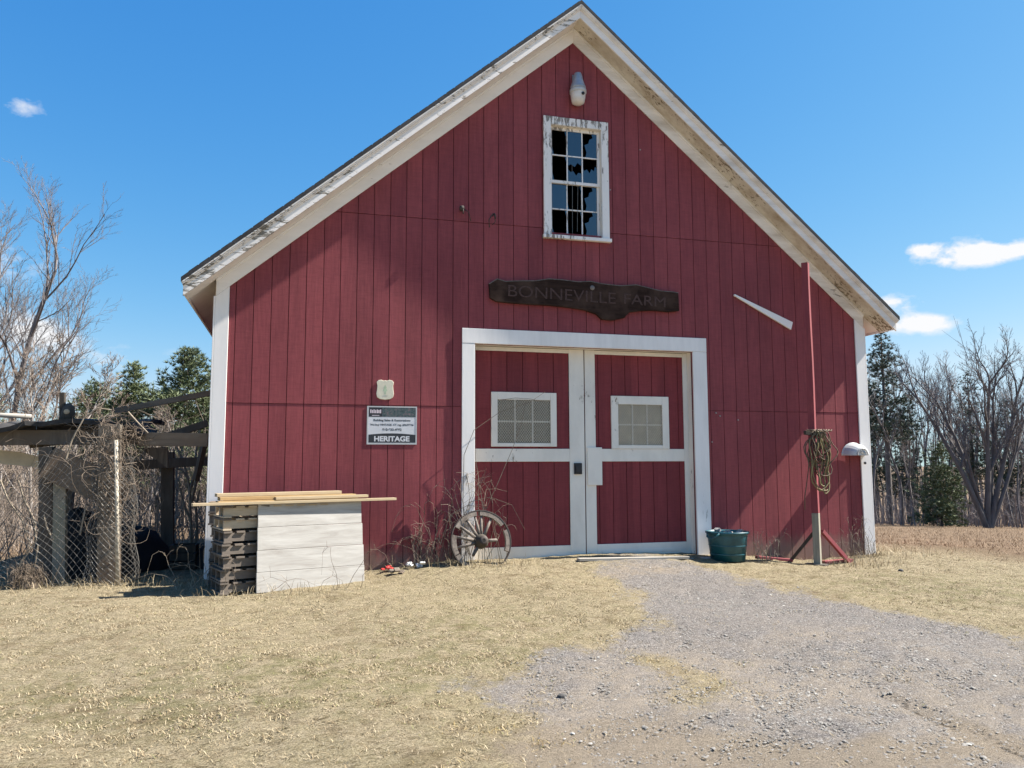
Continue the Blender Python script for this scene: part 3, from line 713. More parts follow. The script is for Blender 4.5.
# --- gable lamp
lp = at(578, 90, -.10)
lcap = MB().lathe([(.0, .245), (.045, .24), (.06, .20), (.075, .13), (.105, .04), (.112, .0), (.0, .0)], lp, 24)
lcap.tube([lp+Vector((0, .02, .16)), lp+Vector((0, .095, .16))], .025, 10).box(tuple(lp+Vector((-.05, .075, .08))), tuple(lp+Vector((.05, .092, .25))))
lamp = lcap.build('wall_lamp', plain('grey_lamp_metal', (.30, .33, .38), .45, .2, 12, .3), barn, smooth=True)
gb = MB().lathe([(.0, -.215), (.05, -.21), (.085, -.19), (.098, -.13), (.108, -.05), (.108, -.002)], lp, 24)
gb.build('globe', plain('milky_lamp_glass', (.62, .58, .55), .25, .15, 9), lamp, smooth=True)
MB().lathe([(.109, -.055), (.116, -.05), (.116, -.01), (.109, -.003)], lp, 24).build('collar', MT['white_pl'], lamp, smooth=True)
MB().lathe([(0, -.012), (.022, -.01), (.022, .002)], lp+Vector((.035, -.103, -.09)), 12, 'y').build('sensor', MT['black'], lamp, smooth=True)

# --- door surround
ds = MB()
ds.box((3.008, -.029, .20), (3.178, -.0095, 3.262)); ds.box((6.302, -.029, .20), (6.515, -.0095, 3.262)); ds.box((3.008, -.031, 3.264), (6.515, -.0095, 3.459))
surround = ds.build('door_surround', MT['trim'], barn, bevel=.004)
jb = MB(); jb.box((3.150, -.009, .3), (3.179, .155, 3.262)); jb.box((6.301, -.009, .3), (6.33, .155, 3.262)); jb.box((3.18, -.009, 3.262), (6.30, .155, 3.29))
jb.build('jamb', MT['doorwhite'], surround)
MB().box((3.10, -.30, .33), (6.40, .24, .452)).build('threshold', plain('worn_grey_threshold', (.30, .285, .26), .9, .3, 9), barn, bevel=.01)
DY = .16
def D(x, z):
    k = (DY-.0)/9.855
    return x+(x-CAM.x)*k, z+(z-CAM.z)*k
def door(x0, x1, stile_l, stile_r, wx0, wz0, wx1, wz1, fx, lab):
    (x0, _), (x1, _) = D(x0, 1), D(x1, 1)
    zb, zt = .462, 3.262
    pnl = MB(); yb = DY+.018
    n = max(1, round((x1-x0)/.205)); bw = (x1-x0)/n
    (wx0, wz0), (wx1, wz1) = D(wx0, wz0), D(wx1, wz1)
    ho = (wx0+.05, wx1-.05, wz0+.03, wz1-.05)
    for i in range(n):
        a = x0+i*bw+(.004 if i else 0); b = x0+(i+1)*bw-(.004 if i < n-1 else 0)
        cuts = sorted({a, b, *[q for q in ho[:2] if a < q < b]})
        for p, q in zip(cuts[:-1], cuts[1:]):
            if ho[0] < (p+q)/2 < ho[1]:
                pnl.box((p, yb, zb), (q, yb+.02, ho[2])); pnl.box((p, yb, ho[3]), (q, yb+.02, zt))
            else: pnl.box((p, yb, zb), (q, yb+.02, zt))
    d = pnl.build('door', MT['red_door'], barn); d['label'] = lab
    bk = MB(); bk.box((x0, yb+.021, zb), (x1, yb+.035, ho[2])); bk.box((x0, yb+.021, ho[3]), (x1, yb+.035, zt)); bk.box((x0, yb+.021, ho[2]), (ho[0], yb+.035, ho[3])); bk.box((ho[1], yb+.021, ho[2]), (x1, yb+.035, ho[3]))
    bk.build('backing', MT['groove'], d)
    sl, sr = stile_l, stile_r
    if sl: MB().box((x0+.002, DY, zb+.002), (x0+sl, yb-.001, zt-.002)).build('stile', MT['doorwhite'], d, bevel=.003)
    if sr: MB().box((x1-sr, DY, zb+.002), (x1-.002, yb-.001, zt-.002)).build('stile', MT['doorwhite'], d, bevel=.003)
    a, b = x0+(sl or 0)+.001, x1-(sr or 0)-.001
    for z0, z1 in ((zb+.004, .625), (1.735, 1.905), (3.205, 3.258)):
        MB().box((a, DY+.002, z0), (b, yb-.001, z1)).build('rail', MT['doorwhite'], d, bevel=.003)
    fw, ft, fs = fx
    wf = MB(); y0 = DY-.012
    zb_ = max(wz0, 1.907)
    wf.box((wx0, y0, zb_), (wx0+fw, yb-.001, wz1)); wf.box((wx1-fw, y0, zb_), (wx1, yb-.001, wz1)); wf.box((wx0+fw+.001, y0+.001, wz1-ft), (wx1-fw-.001, yb-.001, wz1)); wf.box((wx0+fw+.001, y0+.001, zb_), (wx1-fw-.001, yb-.001, zb_+fs))
    wf.build('window_frame', MT['doorwhite'], d, bevel=.003)
    a, b, c, e = wx0+fw, wx1-fw, zb_+fs, wz1-ft
    MB().box((a-.02, yb+.012, c-.02), (b+.02, yb+.018, e+.02)).build('window_pane', MT['dusty' if stile_l else 'dusty_dark'], d)
    mu = MB()
    for j in (1, 2): mu.box((a+(b-a)*j/3-.010, yb-.004, c), (a+(b-a)*j/3+.010, yb+.011, e))
    for j in range(3): mu.box((a+(b-a)*j/3+(.010 if j else 0), yb-.003, (c+e)/2-.011), (a+(b-a)*(j+1)/3-(.010 if j < 2 else 0), yb+.011, (c+e)/2+.011))
    mu.build('muntin', MT['doorwhite'], d)
    ms = MB(); ym = DY-.002; st = .033; cx = a
    def clip_line(m_, k_):
        # x + m*z = k inside the rectangle
        pts = []
        for z in (c, e):
            x = k_-m_*(z-c)
            if a <= x <= b: pts.append((x, z))
        for x in (a, b):
            z = c+(k_-x)/m_
            if c < z < e: pts.append((x, z))
        return pts[:2]
    for m_ in (.75, -.75):
        kk = a-(e-c)*.75
        while kk < b+(e-c)*.75:
            p = clip_line(m_, kk)
            if len(p) == 2 and (Vector(p[0])-Vector(p[1])).length > .01: ms.bar((p[0][0], ym+(.002 if m_ > 0 else 0), p[0][1]), (p[1][0], ym+(.002 if m_ > 0 else 0), p[1][1]), .0075, .003)
            kk += st
    ms.build('wire_mesh', MT['wire'], d)
    return d
dl = door(3.19, 4.685, 0, .215, 3.40, 1.93, 4.29, 2.64, (.085, .10, .045), 'left red door leaf with the black hasp and a wire-screened window')
dr = door(4.695, 6.275, .15, .125, 5.07, 1.90, 5.92, 2.62, (.10, .115, .05), 'right red door leaf with a white plate beside the gap')
hx, hz = D(4.575, 1.64)
MB().box((hx-.05, DY-.03, hz-.075), (hx+.06, DY-.001, hz+.075)).box((hx-.035, DY-.05, hz-.05), (hx+.045, DY-.031, hz+.04)).build('hasp', MT['black'], dl, bevel=.006)
px0, pz0 = D(4.715, 1.42)
MB().box((px0, DY-.022, pz0), (px0+.21, DY-.001, pz0+.51)).build('patch_plate', MT['doorwhite'], dr, bevel=.004)
MB().box((4.98, DY-.005, .50), (6.15, DY+.001, .545)).build('kick_board', MT['doorwhite'], dr, bevel=.004)
# small marks high on the wall (old nail holes)
m_nail = plain('pale_nail', (.3, .27, .25), .6)
for px, py in ((716, 413), (720, 416), (712, 442), (738, 420), (610, 190), (640, 150)):
    P = at(px, py, -.002); MB().lathe([(0, -.012), (.010, -.011), (.012, 0)], P, 8, 'y').build('nail', m_nail, barn)

# ================================================================== SIGNS ON THE WALL
# carved board
t = thing('carved_sign', (4.75, -.012, 3.98), 'dark weathered live-edge board over the doors, faintly lettered BONNEVILLE FARM', 'sign')
top = [(489, 284), (497, 279), (505, 281.5), (520, 281), (535, 281), (549, 279), (562, 280), (578, 282), (590, 281.5), (602, 284), (620, 286), (636, 285), (648, 288), (660, 291), (672, 292), (678, 293)]
bot = [(679, 311), (668, 312), (654, 310.5), (640, 311), (629, 312.5), (624, 318), (612, 320.5), (602, 319.5), (596, 314), (584, 310), (568, 307.5), (550, 305.5), (530, 304.5), (510, 303), (496, 301.5), (490, 298)]
po = [at(x, y, -.05) for x, y in top+bot]
poly = [(p.x-4.75, p.z-3.98) for p in po]
m_sb = wood_mat('charred_sign_board', (.014, .0075, .006), (.042, .024, .018), (.062, .038, .029), stretch=(14, 1, 1), scale=5, bs=.8)
m_sb.node_tree.nodes['Principled BSDF'].inputs['Specular IOR Level'].default_value = .1
MB().prism(poly, -.052, -.001).build('board', m_sb, t, bevel=.006)
ed = MB()
for i in range(len(top)-1):
    a, b = Vector((poly[i][0], -.035, poly[i][1])), Vector((poly[i+1][0], -.035, poly[i+1][1]))
    ed.bar(a, b, .036, .010)
ed.build('bark_edge', plain('grey_bark_edge', (.12, .105, .095), .9, .4, 25), t)
m_sl = plain('faded_red_lettering', (.060, .030, .024), .8, .5, 40)
c0 = at(563, 294.5, -.064); text_obj('lettering', 'BONNEVILLE', .2, m_sl, (c0.x-4.75, -.0535, c0.z-3.98), t, width=1.52, height=.155, ext=.0015, rotz=R(1.0), bold=-.001)
c0 = at(645, 300.5, -.064); text_obj('lettering', 'FARM', .2, m_sl, (c0.x-4.75, -.0535, c0.z-3.98), t, width=.62, height=.14, ext=.0015, rotz=R(2.0))
MB().lathe([(0, -.066), (.02, -.064), (.032, -.056), (.035, -.05)], (at(592, 288, -.05).x-4.75, 0, at(592, 288, -.05).z-3.98), 12, 'y').build('knot', plain('pale_knot', (.17, .15, .14), .8), t, smooth=True)
# shield plaque
t = thing('shield_plaque', (2.03, -.0045, 2.635), 'small cream shield-shaped plaque above the rectangular notice', 'plaque')
sh = [(-.085, .118), (-.05, .125), (-.02, .113), (0, .120), (.02, .113), (.05, .125), (.085, .118), (.108, .095), (.098, .05), (.102, .0), (.110, -.05), (.100, -.095), (.065, -.118), (.0, -.127), (-.065, -.118), (-.100, -.095), (-.110, -.05), (-.102, 0), (-.098, .05), (-.108, .095)]
MB().prism(sh, -.011, -.0003).build('plate', plain('cream_enamel', (.58, .54, .42), .4, .12, 14), t, bevel=.005)
gm = MB()
gm.prism([(-.012, -.055), (.012, -.055), (.010, -.02), (.03, -.015), (.012, .02), (.02, .025), (0, .06), (-.02, .025), (-.012, .02), (-.03, -.015), (-.010, -.02)], -.0120, -.0113)
gm.build('emblem', plain('faded_green_print', (.36, .44, .30), .6), t)
MB().box((-.03, -.0120, -.085), (.03, -.0113, -.07)).build('caption', plain('faded_grey_print', (.45, .45, .38), .6), t)
# rectangular notice
SX0, SX1, SZ0, SZ1 = 1.815, 2.43, 1.955, 2.425
cx_, cz_ = (SX0+SX1)/2, (SZ0+SZ1)/2; sw_, sh_ = SX1-SX0, SZ1-SZ0
t = thing('notice_board', (cx_, -.0005, cz_), 'white framed rectangular notice with black HERITAGE banner along its bottom', 'sign')
m_w = plain('notice_white', (.56, .56, .58), .45, .05, 10); m_k = plain('notice_black', (.018, .019, .024), .45, .1)
MB().box((-sw_/2, -0.00432, -sh_/2), (sw_/2, -.001, sh_/2)).build('board', m_w, t, bevel=.003)
fr = MB(); b_ = .012
fr.box((-sw_/2-.004, -0.00648, -sh_/2-.004), (-sw_/2+b_, -0.00450, sh_/2+.004)); fr.box((sw_/2-b_, -0.00648, -sh_/2-.004), (sw_/2+.004, -0.00450, sh_/2+.004)); fr.box((-sw_/2+b_, -0.00648, sh_/2-b_), (sw_/2-b_, -0.00450, sh_/2+.004)); fr.box((-sw_/2+b_, -0.00648, -sh_/2-.004), (sw_/2-b_, -0.00450, -sh_/2+b_))
fr.build('frame', plain('notice_frame', (.42,.42,.42), .4, .08), t)
arc = [(-sw_/2+.018, -sh_/2+.018), (sw_/2-0.00648, -sh_/2+.018), (sw_/2-0.00648, -.118)]+[((sw_/2-0.00648)*(1-2*i/10), -.118+.018*math.sin(PI*i/10)) for i in range(1, 10)]+[(-sw_/2+.018, -.118)]
MB().prism(arc, -0.00522, -0.00450).build('banner', m_k, t)
text_obj('lettering', 'HERITAGE', .1, m_w, (-.0, -0.00594, -.168), t, width=.44, height=.068, bold=.004, ext=.0003)
MB().box((-sw_/2+.018, -0.00522, .105), (-.118, -0.00450, sh_/2-0.00648)).build('logo_panel', m_k, t)
lg = MB()
for i in range(7): lg.box((-.272+.020*i, -0.00594, .150), (-.272+.020*i+.014, -0.00533, .195-.006*(i % 2)))
lg.box((-.25, -0.00594, .118), (-.16, -0.00533, .126)); lg.build('logo', plain('logo_pink_white', (.62, .52, .56), .5), t)
def pic():
    m, nt, p = new_mat('dark_photo_strip')
    n = noise(nt, coords(nt), 26, 6, .8); n2 = noise(nt, coords(nt, (1, 1, 3)), 60, 4, .8)
    c = ramp(nt, n, [(.35, (.012, .016, .022)), (.5, (.05, .085, .085)), (.62, (.16, .10, .11)), (.72, (.30, .30, .33))])
    L(nt, c, p.inputs['Base Color']); p.inputs['Roughness'].default_value = .5; return m
MB().box((-.116, -0.00522, .105), (sw_/2-0.00648, -0.00450, sh_/2-0.00648)).build('photo_strip', pic(), t)
text_obj('lettering', 'Building Sales & Restorations', .05, m_k, (0, -0.00486, .060), t, width=.46, height=.034, bold=.0012, ext=.0003)
text_obj('lettering', 'We buy VINTAGE. CT reg. #0637746', .05, m_k, (0, -0.00486, .004), t, width=.54, height=.032, bold=.0010, ext=.0003)
text_obj('lettering', '860-933-4982', .05, m_k, (0, -0.00486, -.053), t, width=.24, height=.032, bold=.0014, ext=.0003)

# loose white batten across the wall
a, b = at(734, 295, -.03), at(791, 326, -.03)
d_ = (b-a).normalized(); n_ = Vector((-d_.z, 0, d_.x)); n_ = n_ if n_.z > 0 else -n_
pl = [a+n_*.012, b+n_*.060, b+d_*.015-n_*.055, a-n_*.012]
t = MB().prism([(p.x-a.x, p.z-a.z) for p in pl], -.016, .014).build('loose_trim_board', MT['batten'], bevel=.003); t.location = a
tag(t, 'tapered white trim board hanging aslant on the red wall right of the doors', 'trim board')

# white half-dome hood at the right corner
hc = at(853, 455.5, -.03); hc.y = -.032
t = thing('vent_hood', hc, 'ribbed white plastic half-dome hood fixed to the right corner board', 'hood')
hd = MB(); n1, n2 = 22, 9; rx, rz_, ry = .19, .175, .20
def hp(i, j, s=1.):
    th = PI*i/n1; ph = (PI/2)*j/n2
    rib = 1+.012*(i % 2)
    return Vector((rx*s*math.cos(th)*math.cos(ph)*rib if False else rx*s*math.cos(th)*rib*(1-.55*(1-math.cos(ph))), -ry*s*math.sin(ph), rz_*s*math.sin(th)*rib*(1-.45*(1-math.cos(ph)))))
vs_ = [hp(i, j) for i in range(n1+1) for j in range(n2+1)]
hd.add(vs_, [(i*(n2+1)+j, (i+1)*(n2+1)+j, (i+1)*(n2+1)+j+1, i*(n2+1)+j+1) for i in range(n1) for j in range(n2)])
# closed front cap
hd.add([hp(i, n2) for i in range(n1+1)]+[Vector((0, -ry-.004, 0))], [(i, i+1, n1+1) for i in range(n1)])
ho_ = hd.build('shell', MT['white_pl'], t, smooth=False); sm = ho_.modifiers.new('thick', 'SOLIDIFY'); sm.thickness = .006
rb = MB()
for rr in (1.0, ):
    rb.tube([hp(i, 0, 1.02)+Vector((0, -.006, 0)) for i in range(n1+1)], .011, 6)
rb.tube([hp(i, n2, 1.03)+Vector((0, -.004, 0)) for i in range(n1+1)], .008, 6)
for i in range(4, n1-3, 3): rb.tube([hp(i, n2, 1.0)*1.01, Vector((0, -ry-.012, .02))], .005, 5)
rb.build('rib', MT['white_pl'], t, smooth=True)
P = at(865, 463, -.04)
MB().lathe([(0, -.012), (.018, -.010), (.02, 0)], P, 10, 'y').build('screw_hole', MT['black'], barn)

# ================================================================== THINGS BY THE WALL
# teal tub
bx, by = 6.56, -.36; bz = g(bx, by)-.01
t = thing('tub', (bx, by, bz), 'dark teal plastic muck tub standing right of the white door frame', 'tub'); t.scale = (.78, .78, .80)
MB().lathe([(0, .012), (.265, .012), (.268, 0), (.285, .0), (.335, .40), (.345, .44), (.365, .445), (.368, .475), (.335, .478), (.325, .44), (.272, .03), (0, .03)], n=40).build('body', MT['teal'], t, smooth=True)
MB().lathe([(.300, .10), (.306, .11), (.302, .12)], n=40).lathe([(.317, .24), (.324, .25), (.319, .26)], n=40).build('band', MT['teal'], t, smooth=True)
for a in (R(200), R(20)):
    c = Vector((math.cos(a), math.sin(a), 0)); s_ = Vector((-math.sin(a), math.cos(a), 0))
    MB().tube([c*.36+s_*-.13+Vector((0, 0, .46)), c*.41+s_*-.09+Vector((0, 0, .40)), c*.415+Vector((0, 0, .37)), c*.41+s_*.09+Vector((0, 0, .40)), c*.36+s_*.13+Vector((0, 0, .46))], .014, 8).build('handle', MT['teal'], t, smooth=True)
t2 = MB(); 
for i in range(7):
    a = rng.uniform(0, 6.28); r0 = rng.uniform(.05, .26)
    t2.obox((r0*math.cos(a), r0*math.sin(a), .455+rng.uniform(-.02, .035)), (rng.uniform(.05, .12), rng.uniform(.03, .08), rng.uniform(.03, .07)), Matrix.Rotation(rng.uniform(0, 3), 3, 'Z') @ Matrix.Rotation(rng.uniform(-.6, .6), 3, 'X'))
t2.box((-.20, -.2, .03), (.2, .2, .435))
t2.build('contents', plain('pale_rubbish', (.26, .25, .24), .8, .4), t)

# tall red post with its brace and base
PBY = -.52; PBX = at(818, 568, PBY).x
pz = g(PBX, PBY)
t = thing('post', (PBX, PBY, pz), 'tall thin red-painted wooden post with bare grey foot standing before the wall', 'post', rotz=R(-49))
ptop = at(816, 264, PBY).z-pz; pcut = at(818, 513, PBY).z-pz
Mr = Matrix.Rotation(R(49), 3, 'Z')
MB().box((-.045, -.045, -.15), (.045, .045, pcut)).build('foot', MT['postgrey'], t, bevel=.005)
lean = at(816, 300, PBY).x-PBX
up_m = MB()
nseg = 10
for i in range(nseg):
    z0 = pcut+.001+(ptop-pcut)*i/nseg; z1 = pcut+.001+(ptop-pcut)*(i+1)/nseg
    up_m.add([(sx*.044+dx, sy*.044, z) for (dx, z) in ((-.004*math.sin(i*.9), z0), (-.004*math.sin((i+1)*.9), z1)) for sx, sy in ((-1,-1),(1,-1),(1,1),(-1,1))], [(0,1,5,4),(1,2,6,5),(2,3,7,6),(3,0,4,7)]+([(4,5,6,7)] if i == nseg-1 else [])+([(3,2,1,0)] if i == 0 else []))
up_m.build('shaft', MT['postred'], t)
q_ = Mr @ (at(852, 562, PBY+.2)-Vector((PBX, PBY, pz))); q0 = Mr @ (at(822, 531, PBY)-Vector((PBX, PBY, pz)))
MB().bar(q0, q_+Vector((0, 0, -.05)), .045, .055).build('brace', MT['postred'], t, bevel=.004)
MB().box((-.16, -.11, -.03), (.12, .09, .022)).build('base_block', MT['darkwood'], t, bevel=.006)
cz = at(818, 434, PBY).z-pz
MB().bar(Mr @ Vector((-.17, -.065, cz+.015)), Mr @ Vector((.16, -.065, cz-.02)), .05, .055).build('crossbar', MT['darkwood'], t, bevel=.004)
t = thing('cord_coil', (PBX, PBY, pz+cz), 'tangled hank of brown and olive cord hanging on the red post', 'cord')
for k, m_ in ((0, MT['rope']), (1, MT['rope_g'])):
    rp = MB()
    for i in range(13 if k == 0 else 4):
        wd_ = rng.uniform(.06, .20); hh = rng.uniform(.30, .68) if k == 0 else rng.uniform(.70, .92); x_ = rng.uniform(-.06, .07); y_ = -.10-rng.uniform(0, .06)
        pts = []
        for j in range(25):
            a = 2*PI*j/24
            sw = 1+.25*math.sin(a*2+i)
            pts.append((x_+wd_*math.sin(a)*sw*(.55+.45*(1-math.cos(a))/2)+.02*math.sin(5*a+i), y_+.015*math.sin(3*a+i), .035-hh*(1-math.cos(a))/2+.012*math.sin(4*a)))
        rp.tube(pts, .0075 if k == 0 else .0095, 5)
    if k == 0:
        rp.tube([(-.12, -.1, -.2), (-.16, -.1, -.5), (-.2, -.1, -.7), (-.24, -.11, -.85), (-.245, -.11, -1.02)], .0065, 5)
        rp.tube([(.10, -.1, -.1), (.17, -.11, -.35), (.14, -.11, -.55)], .007, 5); rp.tube([(.18, -.1, .02), (.20, -.1, -.2), (.13, -.1, -.42)], .007, 5)
        for i in range(7): rp.tube([(-.18+.05*i, -.12-.01*(i % 2), .05), (-.10+.05*i, -.13, .035), (-.02+.04*i, -.12, .055)], .010, 5)
    rp.build('cord', m_, t, smooth=True)
# planks lying at the foot of the wall
for (p0, p1, yy, lab) in (((578, 561.5), (688, 559.5), -.34, 'long pale weathered plank lying on the ground along the door sill'), ((757, 559), (791, 560), -.25, 'thin reddish plank lying on the grass left of the red post'), ((823, 562), (851, 562), -.30, 'short reddish plank on the grass at the brace of the red post')):
    a, b = at(*p0, yy), at(*p1, yy); a.z = g(a.x, a.y)+.02; b.z = g(b.x, b.y)+.02
    o = MB().bar(a, b, .10, .035).build('plank', MT['oldpale'] if b.x-a.x > 1 else MT['postred'], off=tuple((a+b)/2), bevel=.004); o.location = (a+b)/2
    tag(o, lab, 'plank', 'planks lying at the foot of the barn')
# thin shadow band left of the post, shaped as a dark stick
a = at(791, 561, -.12); b = at(815, 531, -.40); a.z = g(a.x, a.y)
# the shadow is put in as a solid dark bar, low by the wall
o = MB().bar(a, b, .03, .04).build('shadow_stick', MT['darkwood'], off=tuple(a)); o.location = a; tag(o, 'dark thin stick standing in for a shadow band left of the post', 'stick')

# wagon wheel
wc = at(481, 541.5, -.30)
t = thing('wagon_wheel', (wc.x, wc.y, wc.z), 'broken wooden wagon wheel with iron tyre leaning at the left door frame', 'wheel')
t.rotation_euler = (R(-12), R(0), R(3))
RW = .385
MB().lathe([(RW-.012, -.03), (RW, -.03), (RW, .03), (RW-.012, .03), (RW-.012, -.03)], n=64, axis='y').build('tyre', MT['iron'], t, smooth=False)
m_fel = wood_mat('bleached_felloe_wood', (.065, .048, .038), (.25, .21, .175), stretch=(2, 2, 2), scale=6, bs=.6)
def felloe(a0, a1):
    mb = MB(); n = max(3, int(abs(a1-a0)/6)); ro, ri = RW-.014, RW-.068
    pr = []
    for i in range(n+1):
        a = R(a0+(a1-a0)*i/n); c, s = math.cos(a), math.sin(a)
        pr.append([(ro*c, -.026, ro*s), (ri*c, -.026, ri*s), (ri*c, .026, ri*s), (ro*c, .026, ro*s)])
    mb.add([v for q in pr for v in q], [(i*4+j, i*4+(j+1) % 4, i*4+4+(j+1) % 4, i*4+4+j) for i in range(n) for j in range(4)]+[(0,1,2,3), (n*4+3, n*4+2, n*4+1, n*4)])
    mb.build('felloe', m_fel, t)
for a0, a1 in ((97, 150), (166, 205), (34, 90), (-22, 22), (207, 240)): felloe(a0, a1)
for a in (101, 122, 143, 168, 192, 86, 62, 3, 236):
    c, s = math.cos(R(a)), math.sin(R(a)); ln = RW-.06 if a not in (3, 236) else .2
    MB().tube([(.06*c, 0, .06*s), (.2*c, rng.uniform(-.004, .004), .2*s), (ln*c, 0, ln*s)], [.024, .020, .015], 7).build('spoke', m_fel, t, smooth=True)
MB().lathe([(0, -.135), (.045, -.13), (.055, -.10), (.075, -.06), (.088, -.03), (.09, .03), (.07, .08), (0, .10)], n=22, axis='y').build('hub', MT['darkwood'], t, smooth=True)
MB().lathe([(.02, -.139), (.040, -.139), (.058, -.125), (.058, -.105)], n=22, axis='y').build('hub_ring', MT['iron'], t, smooth=True)

# ---- pallets, white board and lumber at the left corner
SA = R(17)
C0 = Vector((.60, -.93, g(.7, -.9)-.005))
U = Vector((math.cos(SA), math.sin(SA), 0)); Vv = Vector((-math.sin(SA), math.cos(SA), 0))
def make_pallet(Lx, Dy, mat, matb):
    t = thing('pallet', (0, 0, 0), 'x', 'pallet', 'stacked wooden pallets')
    for yy in (.02, Dy/2-.02, Dy-.06):
        MB().box((0.01, yy, .018), (Lx-.01, yy+.04, .105)).build('stringer', mat, t)
    n = 9
    for i in range(n):
        x0 = i*(Lx-.09)/(n-1)
        MB().box((x0, -.002, .106), (x0+.088, Dy, .124)).build('deck_board', mat if i not in (0, 3) else matb, t)
    for i in (0, 4, 8):
        x0 = i*(Lx-.09)/(n-1)
        MB().box((x0, -.001, 0), (x0+.088, Dy-.001, .017)).build('deck_board', mat, t)
    return t
p0 = make_pallet(1.16, .50, MT['pallet'], MT['pallet']); pnew = make_pallet(1.14, .50, MT['pallet_new'], MT['pallet'])
plab = ['bottom grey pallet of the stack behind the white board', 'second grey pallet up in the stack behind the white board', 'third pallet up in the stack behind the white board', 'fourth pallet up in the stack behind the white board', 'third pallet from the top of the stack behind the white board', 'pale pallet second from the top of the stack', 'pale top pallet of the stack right under the lumber']
STK = C0.z
for i in range(7):
    o = p0 if i == 0 else (pnew if i == 5 else copy_tree(p0 if i < 5 else pnew))
    jx, jy = rng.uniform(-.015, .02), rng.uniform(-.01, .02)
    pos = C0+U*(-.34+jx)+Vv*(.075+jy)
    o.location = (pos.x, pos.y, STK+.1335*i); o.rotation_euler = (0, 0, SA+R(rng.uniform(-1.5, 1.5))); o['label'] = plab[i]
ZT = STK+.1335*7
# a shorter stack behind, against the wall
pr_ = make_pallet(.70, .22, MT['pallet'], MT['oldwood_x'])
for i in range(7):
    o = pr_ if i == 0 else copy_tree(pr_)
    o.location = (.06+rng.uniform(-.03, .03), -.30+rng.uniform(-.01, .01), g(.3, -.2)-.02+.1335*i); o.rotation_euler = (0, 0, R(rng.uniform(-1.5, 1.5)))
    o['label'] = 'one of the grey pallets in the stack squeezed between the front stack and corner board'
# white board leaning on the stack
t = thing('white_board_panel', C0, 'whitewashed plank panel leaning against the front of the pallet stack', 'panel', rotz=SA)
t.rotation_euler = (R(-5.0), 0, SA)
m_wb = wood_mat('whitewashed_planks', (.30, .275, .245), (.475, .455, .42), None, stretch=(9, 1, 1), scale=4, bs=.3, rough=.7)
WH = 1.03; 
zz = 0
for i, hh in enumerate((.215, .23, .245, .25)):
    x1 = 1.215-.008*i+rng.uniform(-.005, .005)
    MB().box((.0+.004*i, -.014, zz+.003), (x1, .010, zz+hh)).build('plank', m_wb, t, bevel=.003); zz += hh
MB().box((.08, .0105, .03), (.17, .034, .88)).box((1.02, .0105, .03), (1.11, .034, .88)).build('cleat', MT['pallet'], t)
# lumber on top
LB = [((192, 503.5), (395, 500.5), -.86, .028, .09, 'pine2', 'longest thin pale board, front of the lumber on the pallets'),
      ((217, 500), (356, 497), -.78, .04, .14, 'pine', 'orange pine board under the others on the pallets'),
      ((219, 493.5), (354, 490.5), -.72, .035, .14, 'pine', 'pine board lying across the middle of the lumber pile'),
      ((216, 489.5), (340, 487.5), -.66, .035, .12, 'pine2', 'topmost pale board of the lumber pile on the pallets'),
      ((275, 498.5), (367, 496), -.82, .03, .09, 'pine2', 'short pale board with its right end showing in the lumber pile')]
zc = ZT+.004
heights = [ZT+.018, ZT+.024, ZT+.066, ZT+.104, ZT+.060]
for (pa, pb, yy, th, wd_, mt, lab), zz in zip(LB, heights):
    yl = lambda px: yy+.30*(at(px, 500, yy).x-.6)
    ya, yb = yl(pa[0]), yl(pb[0]); a, b = at(*pa, ya), at(*pb, yb)
    a.z = zz; b.z = zz+.003
    o = MB().bar(a, b, wd_, th).build('lumber_board', MT[mt], off=tuple((a+b)/2), bevel=.002); o.location = (a+b)/2
    tag(o, lab, 'board', 'lumber laid on the pallets')
# litter
def scrap(name, x, y, mat, lab, cat, s=.09, n=5):
    mb = MB()
    for i in range(n):
        mb.obox((rng.uniform(-s, s), rng.uniform(-s*.6, s*.6), rng.uniform(0, s*.5)), (s*rng.uniform(.5, 1.1), s*rng.uniform(.4, .9), s*.25), Matrix.Rotation(rng.uniform(0, 3), 3, 'Z') @ Matrix.Rotation(rng.uniform(-.8, .8), 3, 'X'))
    o = mb.build(name, mat, bevel=.006); o.location = (x, y, g(x, y)+.02); return tag(o, lab, cat)
scrap('crumpled_wrapper', 2.06, -.22, plain('red_plastic', (.50, .045, .04), .4), 'crumpled red plastic scrap at the foot of the red wall', 'litter', .075)
scrap('paper_scrap', 2.40, -.24, plain('white_paper', (.70, .69, .66), .7), 'crumpled white scrap right of the red scrap by the wall', 'litter', .085)
scrap('wood_chunk', 2.16, -.42, MT['oldwood'], 'small grey chunk of rotten wood on the grass near the scraps', 'wood', .08)
for i, (x, y, s) in enumerate(((2.68, -4.88, .03), (8.35, -1.45, .04))):
    mb = MB(); vs2 = []
    for r_, z in ((0, -.3), (.8, 0), (.7, .5), (.3, .8), (0, .85)): vs2.append((r_*s, z*s))
    mb.lathe(vs2, n=9); o = mb.build('stone', plain('dark_stone', (.07, .065, .06), .9), smooth=False); o.location = (x, y, g(x, y)); o.scale = (1.5, 1., .8); o.rotation_euler.z = i
    tag(o, ['small dark stone at the edge of the gravel patch', 'dark clod on the grass right of the red post', 'small dark stone on the upper drive'][i], 'stone')

